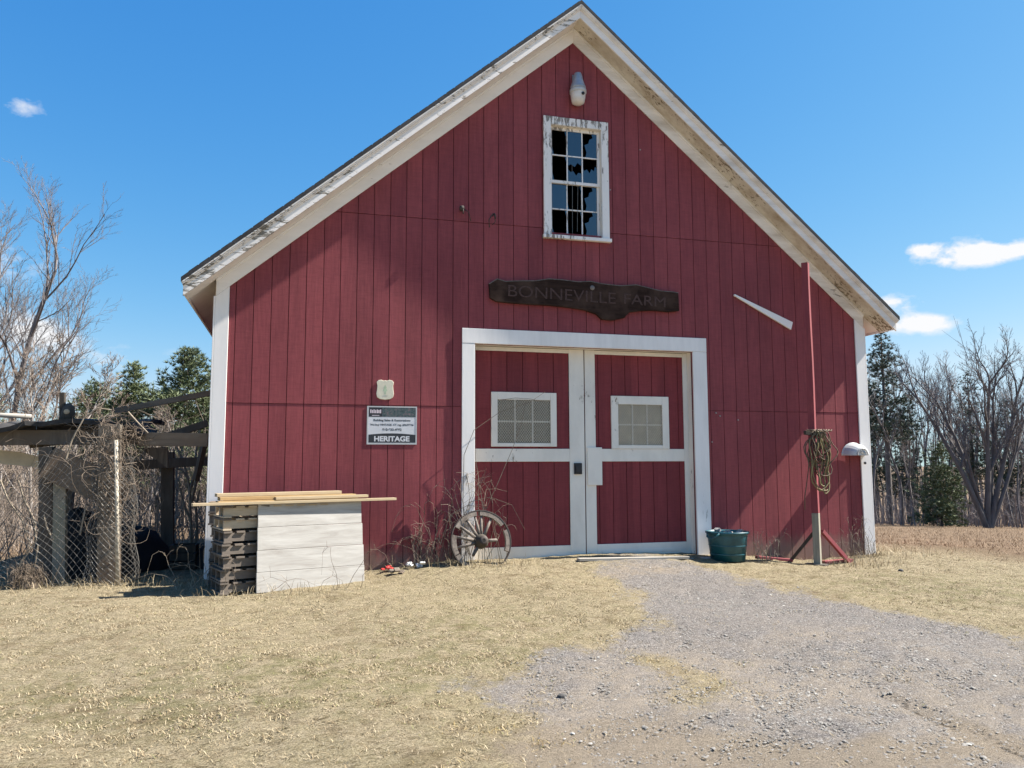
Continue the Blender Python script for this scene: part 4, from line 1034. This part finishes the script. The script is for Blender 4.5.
# ================================================================== TWIGS, BRAMBLES AND VINES BY THE BARN
def arc_twigs(mb, n, base, spread, hmin, hmax, reach, r0=.005, droop=.6, kids=2, rg=rng):
    for i in range(n):
        p = Vector(base(rg)); a = rg.uniform(0, 2*PI); h = rg.uniform(hmin, hmax); re = rg.uniform(.2, 1)*reach
        dx, dy = math.cos(a)*re, math.sin(a)*re*spread
        pts = []
        for j in range(9):
            t_ = j/8; zz = h*(math.sin(t_*PI*.5*(1+droop)))
            pts.append(p+Vector((dx*t_+.02*math.sin(j*1.7+i), dy*t_+.02*math.sin(j*2.3+i*2), zz)))
        mb.tube(pts, [r0*(1-.75*j/8) for j in range(9)], 4, False)
        for c in range(kids):
            j = rg.randint(3, 7); q = pts[j]; v = Vector((rg.uniform(-1, 1), rg.uniform(-.5, .2), rg.uniform(-.1, 1))).normalized()*rg.uniform(.1, .3)*max(.5, h)
            mb.tube([q, q+v*.5+Vector((0, 0, .02)), q+v], [r0*.5, r0*.4, r0*.2], 3, False)
    return mb
def flat_y(o_, lim=-.03):   # keep growth out of the barn wall
    for v in o_.data.vertices:
        if -.2 < v.co.x+o_.location.x < 9.3 and v.co.y+o_.location.y > lim: v.co.y = lim-o_.location.y-rng.uniform(0, .03)
def plant(name, mb, mat, loc, label, cat, group=None, clamp=True):
    o = mb.build(name, mat, off=loc); o.location = loc
    if clamp: flat_y(o)
    return tag(o, label, cat, group)
mb = arc_twigs(MB(), 34, lambda r: (r.uniform(2.35, 2.95), -.14+r.uniform(-.12, .08), .42), .25, .15, .85, .9, .005)
plant('bramble', mb, MT['vine'], (2.6, -.1, .45), 'brown tangle of dead brambles against the red wall left of the wheel', 'bramble', 'dead brambles by the barn')
mb = arc_twigs(MB(), 20, lambda r: (r.uniform(2.95, 3.6), -.12+r.uniform(-.1, .05), .48), .15, .4, 1.15, .7, .0045, .35)
plant('bramble', mb, MT['twig'], (3.2, -.1, .5), 'thin pale bramble stems rising over the wagon wheel and left door', 'bramble', 'dead brambles by the barn')
mb = MB()
for pts in ([(466, 556), (463, 500), (464, 455), (474, 430), (500, 412), (530, 402), (545, 392)], [(470, 556), (481, 520), (497, 485), (512, 450), (521, 425), (526, 400)], [(500, 400), (515, 398), (531, 399), (543, 402)], [(462, 520), (470, 502), (490, 497), (512, 505), (525, 530)], [(440, 545), (450, 515), (468, 505), (488, 508)], [(478, 522), (479, 480), (476, 462)]):
    mb.tube([at(x, y, -.07-.02*math.sin(x)) for x, y in pts], [.0055-.0035*i/len(pts) for i in range(len(pts))], 4, False)
plant('dead_vine', mb, MT['vine'], (3.3, -.08, .55), 'thin dead vine climbing the left door frame towards the screened window', 'vine')
mb = arc_twigs(MB(), 8, lambda r: (r.uniform(.0, 2.0), -1.0+r.uniform(-.12, .05)+.3*0, .37), .3, .10, .5, .7, .0032, .8)
plant('bramble', mb, MT['vine'], (1., -1., .37), 'arching dry stems in front of the white board and pallets', 'bramble', 'dead brambles by the barn')
mb = arc_twigs(MB(), 8, lambda r: (r.uniform(-.55, .2), -.35+r.uniform(-.2, .1), .36), .3, .12, .6, .8, .004, .7)
plant('bramble', mb, MT['twig'], (-.1, -.3, .36), 'pale arching stems at the barn corner left of the pallets', 'bramble', 'dead brambles by the barn', clamp=False)
mb = arc_twigs(MB(), 30, lambda r: (8.85+r.uniform(-.3, .2), -.16+r.uniform(-.1, .1), .36), .3, .15, .6, .35, .003, .3, 1)
plant('weed_clump', mb, MT['twig'], (8.85, -.1, .36), 'dry straw weeds at the foot of the right corner board', 'weeds')
mb = arc_twigs(MB(), 22, lambda r: (7.05+r.uniform(-.12, .12), -.5+r.uniform(-.1, .1), g(7.05, -.5)), .6, .1, .42, .25, .003, .4, 1)
plant('weed_clump', mb, MT['twig'], (7.05, -.5, g(7.05, -.5)), 'dry weed clump on the grass just left of the red post', 'weeds')

# ================================================================== LEAN-TO SHED AND FENCE AT THE LEFT
SY = .28
shed = thing('lean_to_shed', (-1.3, SY, g(-1.3, SY)), 'collapsing open timber lean-to with sagging roof against the left side of the barn', 'shed')
so_ = shed.location.copy()
def sp(mb, name, mat, bevel=.004, smooth=False): return mb.build(name, mat, shed, off=tuple(so_), bevel=bevel, smooth=smooth)
def A(px, py, y=SY): return at(px, py, y)
a, b = A(-45, 438), A(142, 437); sp(MB().bar(a, b, .10, .17), 'beam', MT['shedwood'])
a, b = A(138, 439, SY-.06), A(208, 440, SY-.06); a.x, b.x = a.x, min(b.x, -.03); sp(MB().bar(a, b, .05, .16), 'beam', MT['oldwood_x'])
# front posts
a, b = A(48, 580), A(47, 447); a.z = g(a.x, SY)-.1; sp(MB().bar(a, b, .14, .14, (0, 1, 0)), 'post', MT['shedwood'])
a, b = A(60, 580, SY-.10), A(61, 458, SY-.10); a.z = g(a.x, SY)-.1; sp(MB().bar(a, b, .13, .10, (0, 1, 0)), 'post', MT['postgrey'])
a, b = A(-30, 580, SY), A(-30, 447, SY); a.z = g(a.x, SY)-.1; sp(MB().bar(a, b, .14, .14, (0, 1, 0)), 'post', MT['shedwood'])
a, b = A(110, 580, .07), A(111, 425, .07); a.z = g(a.x, SY)-.1; sp(MB().bar(a, b, .23, .17, (0, 1, 0)), 'post', MT['oldwood'])
# broken diagonal board
a, b = A(47, 462, SY-.2), A(116, 492, SY-.2); sp(MB().bar(a, b, .04, .36), 'broken_board', MT['oldwood_x'])
# rear frame
YR = 2.8
a, b = A(168, 560, YR), A(168, 452, YR); a.z = g(a.x, YR)-.1; sp(MB().bar(a, b, .17, .15, (0, 1, 0)), 'post', MT['shedwood'])
a, b = A(120, 466, YR-.1), A(209, 461, YR-.1); b.x = min(b.x, -.03); sp(MB().bar(a, b, .08, .14), 'beam', MT['shedwood'])
a, b = A(62, 560, YR), A(70, 460, YR); a.z = g(a.x, YR)-.1; sp(MB().bar(a, b, .16, .15, (0, 1, 0)), 'post', MT['shedwood'])
pts = [A(140, 448, SY+.3), A(168, 447, SY+.3), A(168, 468, SY+.3)]; off_ = Vector((0, .03, 0))
sp(MB().add([p-off_ for p in pts]+[p+off_ for p in pts], [(0,1,2),(5,4,3),(0,3,4,1),(1,4,5,2),(2,5,3,0)]), 'gusset', MT['shedwood'], 0)
# rafters
for (p, q, y0, y1, w_) in (((115, 411), (211, 393), .9, .9, .055), ((165, 437), (208, 423), 1.2, 1.2, .07), ((30, 445), (140, 432), .6, .6, .06), ((205, 440), (196, 480), 2.2, 2.4, .07)):
    a, b = A(*p, y0), A(*q, y1); b.x = min(b.x, -.03); sp(MB().bar(a, b, w_, w_*1.3), 'rafter', MT['oldwood_x'] if y0 == .9 else MT['shedwood'])
# sagging dark roofing
m_rf = plain('rotten_roofing', (.03, .028, .027), .95, .5, 12, bs=.6)
rfm = MB(); pr = []
xs = np.linspace(-2.9, -.75, 15); ys = np.linspace(.1, 2.6, 9)
for i, x in enumerate(xs):
    for j, y in enumerate(ys):
        z = 2.13+.09*(x+2.4)/1.2*(x < -.9)+.05*math.sin(3*x+2*y)+.035*rng.uniform(-1, 1)+.03*y
        rfm.v.append((x, y+.04*rng.uniform(-1, 1), z))
for i in range(14):
    for j in range(8):
        if i in (9, 10, 13) and j > 2: continue
        q = i*9+j; rfm.f.append((q, q+1, q+10, q+9))
ro = sp(rfm, 'roofing', m_rf, 0); sm = ro.modifiers.new('thick', 'SOLIDIFY'); sm.thickness = .05
# pale sheet hung at left
pts = [A(-40, 446, .7), A(20, 452, .7), A(44, 458, .7), A(44, 468, .7), A(-40, 460, .7)]
sp(MB().add([p for p in pts]+[p+Vector((0, .03, .0)) for p in pts], [(0,1,2,3,4), (9,8,7,6,5)]+[(i, i+5, (i+1) % 5+5, (i+1) % 5) for i in range(5)]), 'pale_panel', plain('tan_sheet', (.66, .56, .42), .8, .2, 5), 0)
# stump-like broken stub on the roof
P = A(65, 418, .35)
t = thing('broken_stub', P, 'short broken dark timber stub with a pale split face on the shed roof', 'timber')
MB().bar((-.03, .02, -.04), (-.045, .02, .30), .06, .06, (0, 1, 0)).build('stick', MT['darkwood'], t, bevel=.006)
MB().tube([(.02, 0, -.05), (.03, 0, .06), (.035, 0, .13), (.02, 0, .17)], [.07, .075, .06, .02], 9).build('block', MT['darkwood'], t, smooth=True)
MB().lathe([(0, -.03), (.028, -.025), (.035, 0)], (.03, -.055, .07), 10, 'y').build('split_face', plain('pale_split_wood', (.42, .31, .2), .8), t)
a, b = A(-40, 415, .5), A(31, 416.5, .5); a.z += .02
o = MB().tube([a, b], .028, 10).build('pipe', MT['oldpale'], smooth=True, off=tuple(a)); o.location = a; tag(o, 'pale grey-white pipe lying along the shed roof', 'pipe')
# dark heaps under the shed
def heap(name, x, y, rx_, ry_, rz_, mat, lab, cat, seed):
    r = random.Random(seed); mb = MB(); n, m_ = 18, 8
    for i in range(m_+1):
        ph = PI/2*i/m_
        for j in range(n):
            th = 2*PI*j/n; k_ = 1+.12*math.sin(3*th+seed)+.07*r.uniform(-1, 1)
            mb.v.append((rx_*math.cos(th)*math.cos(ph)*k_, ry_*math.sin(th)*math.cos(ph)*k_, rz_*math.sin(ph)*(1+.08*r.uniform(-1, 1))-.03))
    for i in range(m_):
        for j in range(n): q = i*n+j; q2 = i*n+(j+1) % n; mb.f.append((q, q2, q2+n, q+n))
    o = mb.build(name, mat, smooth=True); o.location = (x, y, g(x, y)); return tag(o, lab, cat)
m_tarp = plain('black_tarp', (.012, .012, .013), .75, .5, 6, bs=.6)
P = A(128, 545, 2.0); heap('tarp_heap', P.x, 2.0, .55, .5, .62, m_tarp, 'black rounded heap under the shed behind the fence post', 'heap', 1)
P = A(78, 560, 1.1); heap('tarp_heap', P.x, 1.1, .45, .35, .85, m_tarp, 'tall black heap behind the chain-link mesh', 'heap', 2)
P = A(192, 560, 1.6)
t = thing('crate', (P.x-.1, 1.6, g(P.x, 1.6)), 'dark square wooden crate on the shaded ground by the barn side', 'crate')
cr = MB()
for k_ in range(3): cr.box((-.16, -.16, .02+k_*.11), (.16, -.14, .11+k_*.11)); cr.box((-.16, .14, .02+k_*.11), (.16, .16, .11+k_*.11)); cr.box((-.16, -.14, .02+k_*.11), (-.14, .14, .11+k_*.11)); cr.box((.14, -.14, .02+k_*.11), (.16, .14, .11+k_*.11))
cr.build('slats', MT['darkwood'], t); MB().box((-.139, -.139, .0), (.139, .139, .02)).build('bottom', MT['darkwood'], t)
heap('tarp_heap', P.x+.16, 1.7, .2, .2, .36, m_tarp, 'small black heap beside the crate and barn side', 'heap', 3)
o = heap('brush_clump', -1.80, -.12, .13, .11, .17, MT['vine'], 'brown round clump of dead roots on the grass before the fence', 'clump', 5)
mb = arc_twigs(MB(), 170, lambda r: (r.uniform(-.13, .13), r.uniform(-.11, .08), 0), .7, .06, .27, .22, .0035, .9, 1); ob = mb.build('twigs', MT['vine'], o)
# ---- chain-link fence: posts, flat panel, crumpled roll
FY = -.13
fence = thing('chain_link_fence', (-1.3, FY, g(-1.3, FY)), 'rusted chain-link fence with a crumpled roll of mesh in front of the shed', 'fence')
fo = fence.location.copy()
a, b = at(118, 586, FY), at(116, 440, FY); a.z = g(a.x, FY)-.05
MB().tube([a, b], .022, 8).build('post', plain('pale_pole', (.42, .37, .29), .7), fence, smooth=True, off=tuple(fo))
def diamond(mb, f, nu, nv, r=.0028):
    """f(u,v) -> point; wires zigzag over the sheet"""
    for i in range(nu):
        mb.tube([f((i+(.5 if j % 2 else 0.))/nu, j/nv) for j in range(nv+1)], r, 3, False)
        mb.tube([f((i+(.5 if j % 2 else 1.))/nu, j/nv) for j in range(nv+1)], r, 3, False)
    return mb
c0_, c1_ = at(-60, 586, FY), at(110, 586, FY); zb_ = g(-1.4, FY)
def panel_f(u, v):
    x = c0_.x+(c1_.x-c0_.x)*u
    top_ = 1.30+.45*math.sin(u*2.6)-(.75 if u < .2 else .75*max(0, 1-(u-.2)/.6))
    return Vector((x+.03*math.sin(v*9), FY+.05*math.sin(u*7+v*3), zb_+top_*v))
diamond(MB(), panel_f, 24, 36, .0026).build('mesh_panel', MT['galv'], fence, off=tuple(fo))
rc = at(112, 586, FY+.10)
def roll_f(u, v):
    a_ = u*2*PI*1.6; rr = .17+.06*u+.07*(1-v)**2+.02*math.sin(v*14+u*9)
    return Vector((rc.x-.015+.05*v*0+rr*math.cos(a_)*(1 if v < .9 else .8), FY+.12+rr*.8*math.sin(a_), zb_+1.42*v-.01))
diamond(MB(), roll_f, 34, 44, .0023).build('mesh_roll', MT['galv'], fence, off=tuple(fo))
# vines over the fence column and the roof edge
def tangle(n, cx, cy, cz, rx_, ry_, rz_, r0, seed, step=.09, ln=10):
    r = random.Random(seed); mb = MB()
    for i in range(n):
        p = Vector((cx+r.gauss(0, rx_), cy+r.gauss(0, ry_), cz+r.gauss(0, rz_))); d = Vector((r.gauss(0, 1), r.gauss(0, .6), r.gauss(0, .8))).normalized(); pts = [p]
        for j in range(ln):
            d = (d+Vector((r.gauss(0, .45), r.gauss(0, .3), r.gauss(-.03, .45)))).normalized(); c_ = Vector((cx, cy, cz))-p
            d = (d+Vector((c_.x*.25/rx_*.3, c_.y*.25/ry_*.3, c_.z*.25/rz_*.3))).normalized()
            p = p+d*step; pts.append(p)
        mb.tube(pts, [r0*(1-.7*j/ln) for j in range(ln+1)], 3, False)
    return mb
tp = at(118, 424, .05)
plant('vine_tangle', tangle(150, tp.x-.02, .1, 2.08, .15, .12, .07, .0034, 3, .05), MT['vine'], tuple(tp), 'brushy heap of dead vines on top of the fence post and shed beam', 'vines', 'dead vines on the shed', False)
tp = at(112, 500, 0.0)
plant('vine_tangle', tangle(150, tp.x, 0.02, 1.45, .08, .09, .36, .0034, 4, .07), MT['vine'], tuple(tp), 'dead vines wound down the chain-link roll and its post', 'vines', 'dead vines on the shed', False)
tp = at(60, 480, .1)
plant('vine_tangle', tangle(16, tp.x-.1, .02, 1.6, .45, .1, .3, .0032, 6, .10, 12), MT['vine'], tuple(tp), 'thin dead vines trailing over the diagonal broken board', 'vines', 'dead vines on the shed', False)
mb = MB()
for pts in ([(66, 460), (72, 440), (84, 418), (98, 408), (112, 410)], [(0, 480), (8, 500), (22, 520), (30, 545), (14, 575)], [(18, 480), (24, 500), (34, 520), (36, 540), (20, 565), (10, 590)], [(50, 590), (58, 570), (63, 560), (62, 556)], [(32, 578), (36, 560), (38, 545)], [(80, 535), (84, 515), (86, 505)], [(53, 540), (46, 525), (44, 515)], [(128, 412), (140, 425), (148, 433)]):
    mb.tube([at(x, y, -.10) for x, y in pts], [.011-.006*i/len(pts) for i in range(len(pts))], 5, False)
plant('dead_vine', mb, MT['twig'], tuple(at(60, 590, -.1)), 'bent pale dead stems standing before the shed and the fence', 'vine', None, False)
# pale sapling behind the shed
mb = MB()
for pts in ([(191, 560), (191, 520), (190, 490), (186, 470), (178, 450), (172, 430)], [(191, 505), (197, 480), (203, 458), (204, 440)], [(190, 490), (196, 470), (196, 452), (200, 430)], [(188, 478), (182, 470), (176, 468)], [(191, 520), (184, 505), (180, 488)], [(194, 560), (197, 530), (196, 505), (200, 490)]):
    mb.tube([at(x, y, 3.4) for x, y in pts], [.026-.016*i/len(pts) for i in range(len(pts))], 5, False)
plant('sapling', mb, MT['twig'], tuple(at(191, 560, 3.4)), 'pale bare forked sapling behind the shed near the barn corner', 'sapling', None, False)

# ================================================================== TREES
def gen_tree(rg, H, r0, levels=4, forks=3, spread=.55, up=.25, first=.35, nseg=7, twig=.007, leanv=(0, 0), jit0=.10, jit1=.20, kd=1.0):
    tr, cr = MB(), MB()
    def br(p, d, ln, r, lv):
        k = nseg if lv == 0 else (6 if lv == 1 else (5 if lv == 2 else 3))
        pts = [p]; rr = [r]; q = p
        for i in range(k):
            jit = jit0 if lv == 0 else jit1
            d = (d+Vector((rg.gauss(0, jit), rg.gauss(0, jit), rg.gauss(0, jit*.6)+up*.25*(lv > 0)))).normalized()
            q = q+d*(ln/k); pts.append(q); rr.append(max(twig*.5, r*(1-(.62 if lv == 0 else .8)*(i+1)/k)))
        (tr if lv <= 1 else cr).tube(pts, rr, 8 if lv == 0 else (5 if lv == 1 else 3), False)
        if lv >= levels: return
        nc = max(2, round({0: forks+5, 1: 8, 2: 6, 3: 4}.get(lv, 3)*kd))
        for c in range(nc):
            t_ = (first+(1-first)*(c+rg.random())/nc) if lv == 0 else (.2+.8*(c+rg.random())/nc)
            i = min(k-1, int(t_*k)); f = t_*k-i; b = pts[i].lerp(pts[i+1], f); dd = (pts[i+1]-pts[i]).normalized()
            az = rg.uniform(0, 2*PI); o1 = dd.orthogonal().normalized(); o2 = dd.cross(o1)
            an = rg.gauss(spread, .16)+(.12 if lv > 0 else 0)
            nd = dd*math.cos(an)+(o1*math.cos(az)+o2*math.sin(az))*math.sin(an)
            rb_ = rr[i]*rg.uniform(.45, .7) if lv == 0 else rr[i]*rg.uniform(.5, .72)
            l2 = ln*rg.uniform(.34, .58)*(1.15-.5*t_ if lv == 0 else 1-.35*t_)
            br(b, nd, l2, max(twig, rb_), lv+1)
        if lv == 0:      # leader keeps on as a fork
            for s in range(2):
                nd = (d+Vector((rg.gauss(0, .35), rg.gauss(0, .35), .1))).normalized(); br(q, nd, ln*.35, rr[-1]*.9, 1)
    br(Vector((0, 0, -.3)), Vector((leanv[0], leanv[1], 1)).normalized(), H*.72, r0, 0)
    return tr, cr
def bare_tree(name, seed, H, r0, mt, mc, label, group, loc, levels=4, **k):
    t = thing(name, loc, label, 'tree', group)
    tr, cr = gen_tree(random.Random(seed), H, r0, levels, **k)
    tr.build('trunk', mt, t, smooth=True); cr.build('crown', mc, t)
    return t
def stand(px, d):     # ground spot seen at image column px, d metres off
    v = pdir(px, 450); v = Vector((v.x, v.y, 0)).normalized(); p = CAM+v*d
    return (p.x, p.y, g(p.x, p.y))
def height_to(px, py, d):   # elevation of the sight line at d
    v = pdir(px, py); return CAM.z+v.z/math.hypot(v.x, v.y)*d

def conifer(name, seed, H, Rm, mat, label, group, loc, tiers=17, base=.12, up=.15, gaps=.25, dens=1.0):
    tiers = int(tiers*1.35)
    r = random.Random(seed); t = thing(name, loc, label, 'tree', group)
    tr = MB(); tr.tube([(0, 0, -.3), (.03*H*.1, 0, H*.4), (0, .02, H*.8), (0, 0, H)], [H*.016, H*.012, H*.006, .012], 7, False)
    V_, F_, T_ = [], [], []
    for k in range(tiers):
        f = (k+r.random()*.6)/tiers; z = H*(base+(1-base)*f); rad = Rm*(1-f)**.78*r.uniform(.72, 1.15)+.10
        nb = r.randint(5, 8)
        for j in range(nb):
            if r.random() < gaps*.5: continue
            a = 2*PI*(j+r.random()*.8)/nb; ln = rad*r.uniform(.6, 1.12); el = up+r.gauss(0, .12)-.25*(1-f)
            d = Vector((math.cos(a)*math.cos(el), math.sin(a)*math.cos(el), math.sin(el))); p0_ = Vector((0, 0, z)); tip = p0_+d*ln+Vector((0, 0, .10*ln))
            tr.tube([p0_, p0_.lerp(tip, .5)+Vector((0, 0, -.03*ln)), tip], [.028*(1-f)+.012, .016, .006], 3, False)
            tone0 = r.random()
            nc = max(4, int(ln*12*dens))
            for c in range(nc):
                s = .25+.75*(c+r.random())/nc; c0 = p0_.lerp(tip, s)+Vector((r.gauss(0, .26), r.gauss(0, .26), r.gauss(0, .17)))*(.5+ln*.28)
                for q in range(16):
                    nd = (d*.45+Vector((r.gauss(0, .6), r.gauss(0, .6), r.gauss(.45, .4)))).normalized(); l_ = r.uniform(.12, .30)*(.65+.2*ln)
                    sd_ = nd.cross(Vector((r.gauss(0, 1), r.gauss(0, 1), r.gauss(0, 1)))).normalized()*l_*.10
                    o = len(V_); V_ += [c0-sd_, c0+sd_, c0+nd*l_]; F_.append((o, o+1, o+2)); T_.append(min(1, max(0, tone0*.6+.4*r.random())))
    tr.build('trunk', MT['bark_d'], t, smooth=True)
    o = rays_mesh('crown', np.array([tuple(v) for v in V_]), np.array(F_), mat, np.array(T_), t)
    return t

# --- right-hand woods
GR = 'bare trees at the edge of the woods'
mstem = thing('multi_stem_tree', stand(984, 44), 'tall bare tree with several leaning dark trunks from one base at the wood edge', 'tree', GR)
Hm = height_to(985, 338, 44)-mstem.location.z
lowx = -RT; 
TRK, CRN = MB(), MB()
for i, (lx, ly, hh, r0) in enumerate(((-.36, -.2, 1.08, .145), (.03, .05, 1.10, .15), (.34, .2, 1.06, .14), (.17, .35, 1.0, .12), (-.15, .2, 1.03, .125), (.56, 0, .95, .11), (-.25, .1, .8, .08))):
    a_, b_ = gen_tree(random.Random(40+i), Hm*hh, r0, 4, forks=1, spread=.42, first=.40, kd=.86, leanv=(lx*cy_*.8, lx*sy_+ly*.4), twig=.0075, up=.45, jit0=.05, jit1=.14)
    TRK.add(a_.v, a_.f); CRN.add(b_.v, b_.f)
TRK.build('trunk', MT['bark_x'], mstem, smooth=True); CRN.build('crown', MT['bark_m'], mstem)
protos = []
for i in range(5):
    Hh = [13, 11.5, 14, 10, 12][i]
    protos.append((bare_tree('bare_tree', 100+i, Hh, [.13, .11, .15, .085, .12][i], MT['bark_m'], MT['twig_far'], 'x', GR, (0, 0, 0), 4, forks=1, spread=.34, first=.5, twig=.009, up=.5, kd=.8), Hh))
shape_word = ['slender bare grey tree', 'thin bare sapling-like tree', 'tall straight bare tree', 'small bare crooked tree', 'bare forked grey tree']
spots = []
r2 = random.Random(5)
for px in np.arange(856, 1120, 7.5):
    spots.append((px+r2.uniform(-5, 5), r2.uniform(47, 64)))
def profile(px):   # woodland skyline rows in the photo
    P = [(850, 345), (880, 340), (905, 372), (930, 350), (960, 335), (1000, 345), (1024, 352), (1120, 340)]
    for (a, ya), (b, yb) in zip(P[:-1], P[1:]):
        if a <= px <= b: return ya+(yb-ya)*(px-a)/(b-a)
    return 350
used = set()
n_named = 0
for i, (px, d) in enumerate(spots):
    k = r2.randrange(5); pr, Hh = protos[k]
    loc = stand(px, d); top_ = height_to(px, profile(px)+r2.uniform(0, 60), d)-loc[2]
    o = pr if k not in used else copy_tree(pr); used.add(k)
    s = top_/Hh; o.location = loc; o.scale = (s*r2.uniform(.8, 1.1),)*2+(s,); o.rotation_euler.z = r2.uniform(0, 6.28)
    o['label'] = 'one of the thin bare grey trees crowded along the edge of the woods'
for k in range(5):
    if k not in used:
        o = protos[k][0]; o.location = stand(1060+10*k, 55); o['label'] = 'one of the thin bare grey trees crowded along the edge of the woods'
# evergreens among them
d = 50; loc = stand(887, d); H_ = height_to(887, 326, d)-loc[2]
conifer('pine_tree', 21, H_, 2.3, MT['needle_d'], 'tall dark pine rising beside the right barn corner', 'evergreens of the right woods', loc, 17, .42, .30, .4, .9)
d = 47; loc = stand(938, d); H_ = height_to(938, 442, d)-loc[2]
conifer('hemlock_tree', 22, H_, 1.7, MT['needle'], 'low bushy green hemlock under the bare trees', 'evergreens of the right woods', loc, 14, .06, .02, .2, 1.1)
for i, (px, top_, d, rr, lab) in enumerate(((874, 385, 58, 1.9, 'dark evergreen half hidden behind the tall pine'), (972, 372, 62, 2.3, 'dark pine showing behind the many-stemmed bare tree'), (1008, 398, 60, 2.0, 'dim evergreen at the right among bare trunks'), (905, 420, 60, 1.8, 'small dim evergreen between the tall pine and the hemlock'), (1060, 380, 60, 2.2, 'evergreen farthest along the wood edge'))):
    loc = stand(px, d); H_ = height_to(px, top_, d)-loc[2]
    conifer('pine_tree', 30+i, H_, rr, MT['needle_d'], lab, 'evergreens of the right woods', loc, 13, .25, .15, .35, .8)
# the far mass of trunks and brush behind, nobody could count it
def thicket(name, label, n, pxr, dr, hr, mat, seed, r=(.02, .06), lean=.12, kids=4, cat='woods', twl=1.0):
    q = random.Random(seed); mb = MB()
    for i in range(n):
        px = q.uniform(*pxr); d = q.uniform(*dr); x, y, z = stand(px, d); h = q.uniform(*hr); r0 = q.uniform(*r)
        dv = Vector((q.gauss(0, lean), q.gauss(0, lean), 1)); p = Vector((x, y, z-.1)); pts = [p+dv*(h*t_)+Vector((q.gauss(0, .03), q.gauss(0, .03), 0))*h*t_ for t_ in (0, .3, .6, .85, 1)]
        mb.tube(pts, [r0, r0*.85, r0*.6, r0*.35, r0*.15], 3, False)
        for c in range(kids):
            t_ = q.uniform(.2, .98); b = p+dv*(h*t_); v = Vector((q.gauss(0, .7), q.gauss(0, .7), q.uniform(.1, .9))).normalized()*h*q.uniform(.12, .32)*twl
            mb.tube([b, b+v*.5, b+v+Vector((0, 0, .05*h))], [r0*.35, r0*.22, r0*.08], 3, False)
            for e in range(2):
                b2 = b+v*q.uniform(.3, .9); v2 = (v*.3+Vector((q.gauss(0, .5), q.gauss(0, .5), q.uniform(0, .6)))*v.length*.5)
                mb.tube([b2, b2+v2], [r0*.16, r0*.06], 3, False)
    o = mb.build(name, mat); return tag(o, label, cat, kind='stuff')
thicket('woods', 'grey mass of bare woods beyond the field at the right', 620, (835, 1420), (60, 95), (5, 11.5), MT['twig_far'], 51, (.03, .09), .06, 4, twl=.7)
thicket('undergrowth', 'grey brush and saplings along the foot of the right woods', 900, (845, 1420), (46, 60), (.8, 2.6), MT['twig_far'], 52, (.012, .035), .22, 5)
# --- left-hand trees
d = 32; loc = stand(-16, d)
big = thing('bare_maple_tree', loc, 'tall pale bare tree at the far left with wide bare limbs against the sky', 'tree')
TRK, CRN = MB(), MB()
Hb = height_to(60, 148, d)-loc[2]
for i, (lx, ly, hh, r0) in enumerate(((.19, 0, .98, .13), (.03, .1, .90, .14), (.29, -.1, .66, .07), (-.3, .1, .95, .13), (.24, .25, .80, .075))):
    a_, b_ = gen_tree(random.Random(70+i*3), Hb*hh*.98, r0, 4, forks=1, spread=.42, first=.30, leanv=(lx*cy_, lx*sy_+ly), twig=.0048, up=.45, jit0=.06, jit1=.15)
    TRK.add(a_.v, a_.f); CRN.add(b_.v, b_.f)
TRK.build('trunk', MT['bark_m'], big, smooth=True); CRN.build('crown', MT['bark_m'], big)
for i, (px, top_, d, rr, mt, lab) in enumerate(((131, 363, 38, 2.2, 'needle_y', 'middle evergreen with a rounded green crown behind the shed'), (92, 380, 42, 2.2, 'needle', 'dark green evergreen at the left of the three behind the shed'), (186, 348, 36, 2.9, 'needle', 'tallest evergreen close to the left barn corner'), (222, 362, 44, 2.6, 'needle', 'evergreen half hidden by the left side of the barn'), (-30, 372, 44, 2.6, 'needle', 'evergreen beyond the tall bare tree at the far left'))):
    loc = stand(px, d); H_ = height_to(px, top_, d)-loc[2]
    conifer('pine_tree', 60+i, H_, rr*1.15, MT[mt], lab, 'evergreens behind the shed', loc, 16, .10, .40, .10, 1.8)
GL = 'bare trees behind the shed'
r3 = random.Random(9)
lp_ = []
for i in range(3):
    lp_.append(bare_tree('bare_tree', 200+i, 7, .07, MT['bark_l'], MT['twig_tan'], 'x', GL, (0, 0, 0), 4, forks=3, spread=.5, first=.2, twig=.009, up=.4))
for i, px in enumerate((22, 48, 66, 8, 152, 174, 206, -35, -20, 228, 36)):
    k = i % 3; o = lp_[k] if i < 3 else copy_tree(lp_[k]); d = r3.uniform(20, 33); loc = stand(px, d); o.location = loc
    top_ = r3.uniform(330, 385) if px < 80 else r3.uniform(385, 420)
    s = (height_to(px, top_, d)-loc[2])/7; o.scale = (s, s, s); o.rotation_euler.z = r3.uniform(0, 6)
    o['label'] = 'one of the slim bare trees in the brush behind the shed'
thicket('undergrowth', 'grey-brown brush and brambles filling the ground behind the shed', 620, (-70, 245), (13, 28), (.6, 2.3), MT['twig_tan'], 53, (.006, .016), .28, 6)
thicket('woods', 'pale bare woodland mass far behind the shed', 420, (-90, 250), (32, 55), (2.5, 5.0), MT['twig_tan'], 54, (.02, .05), .1, 7)
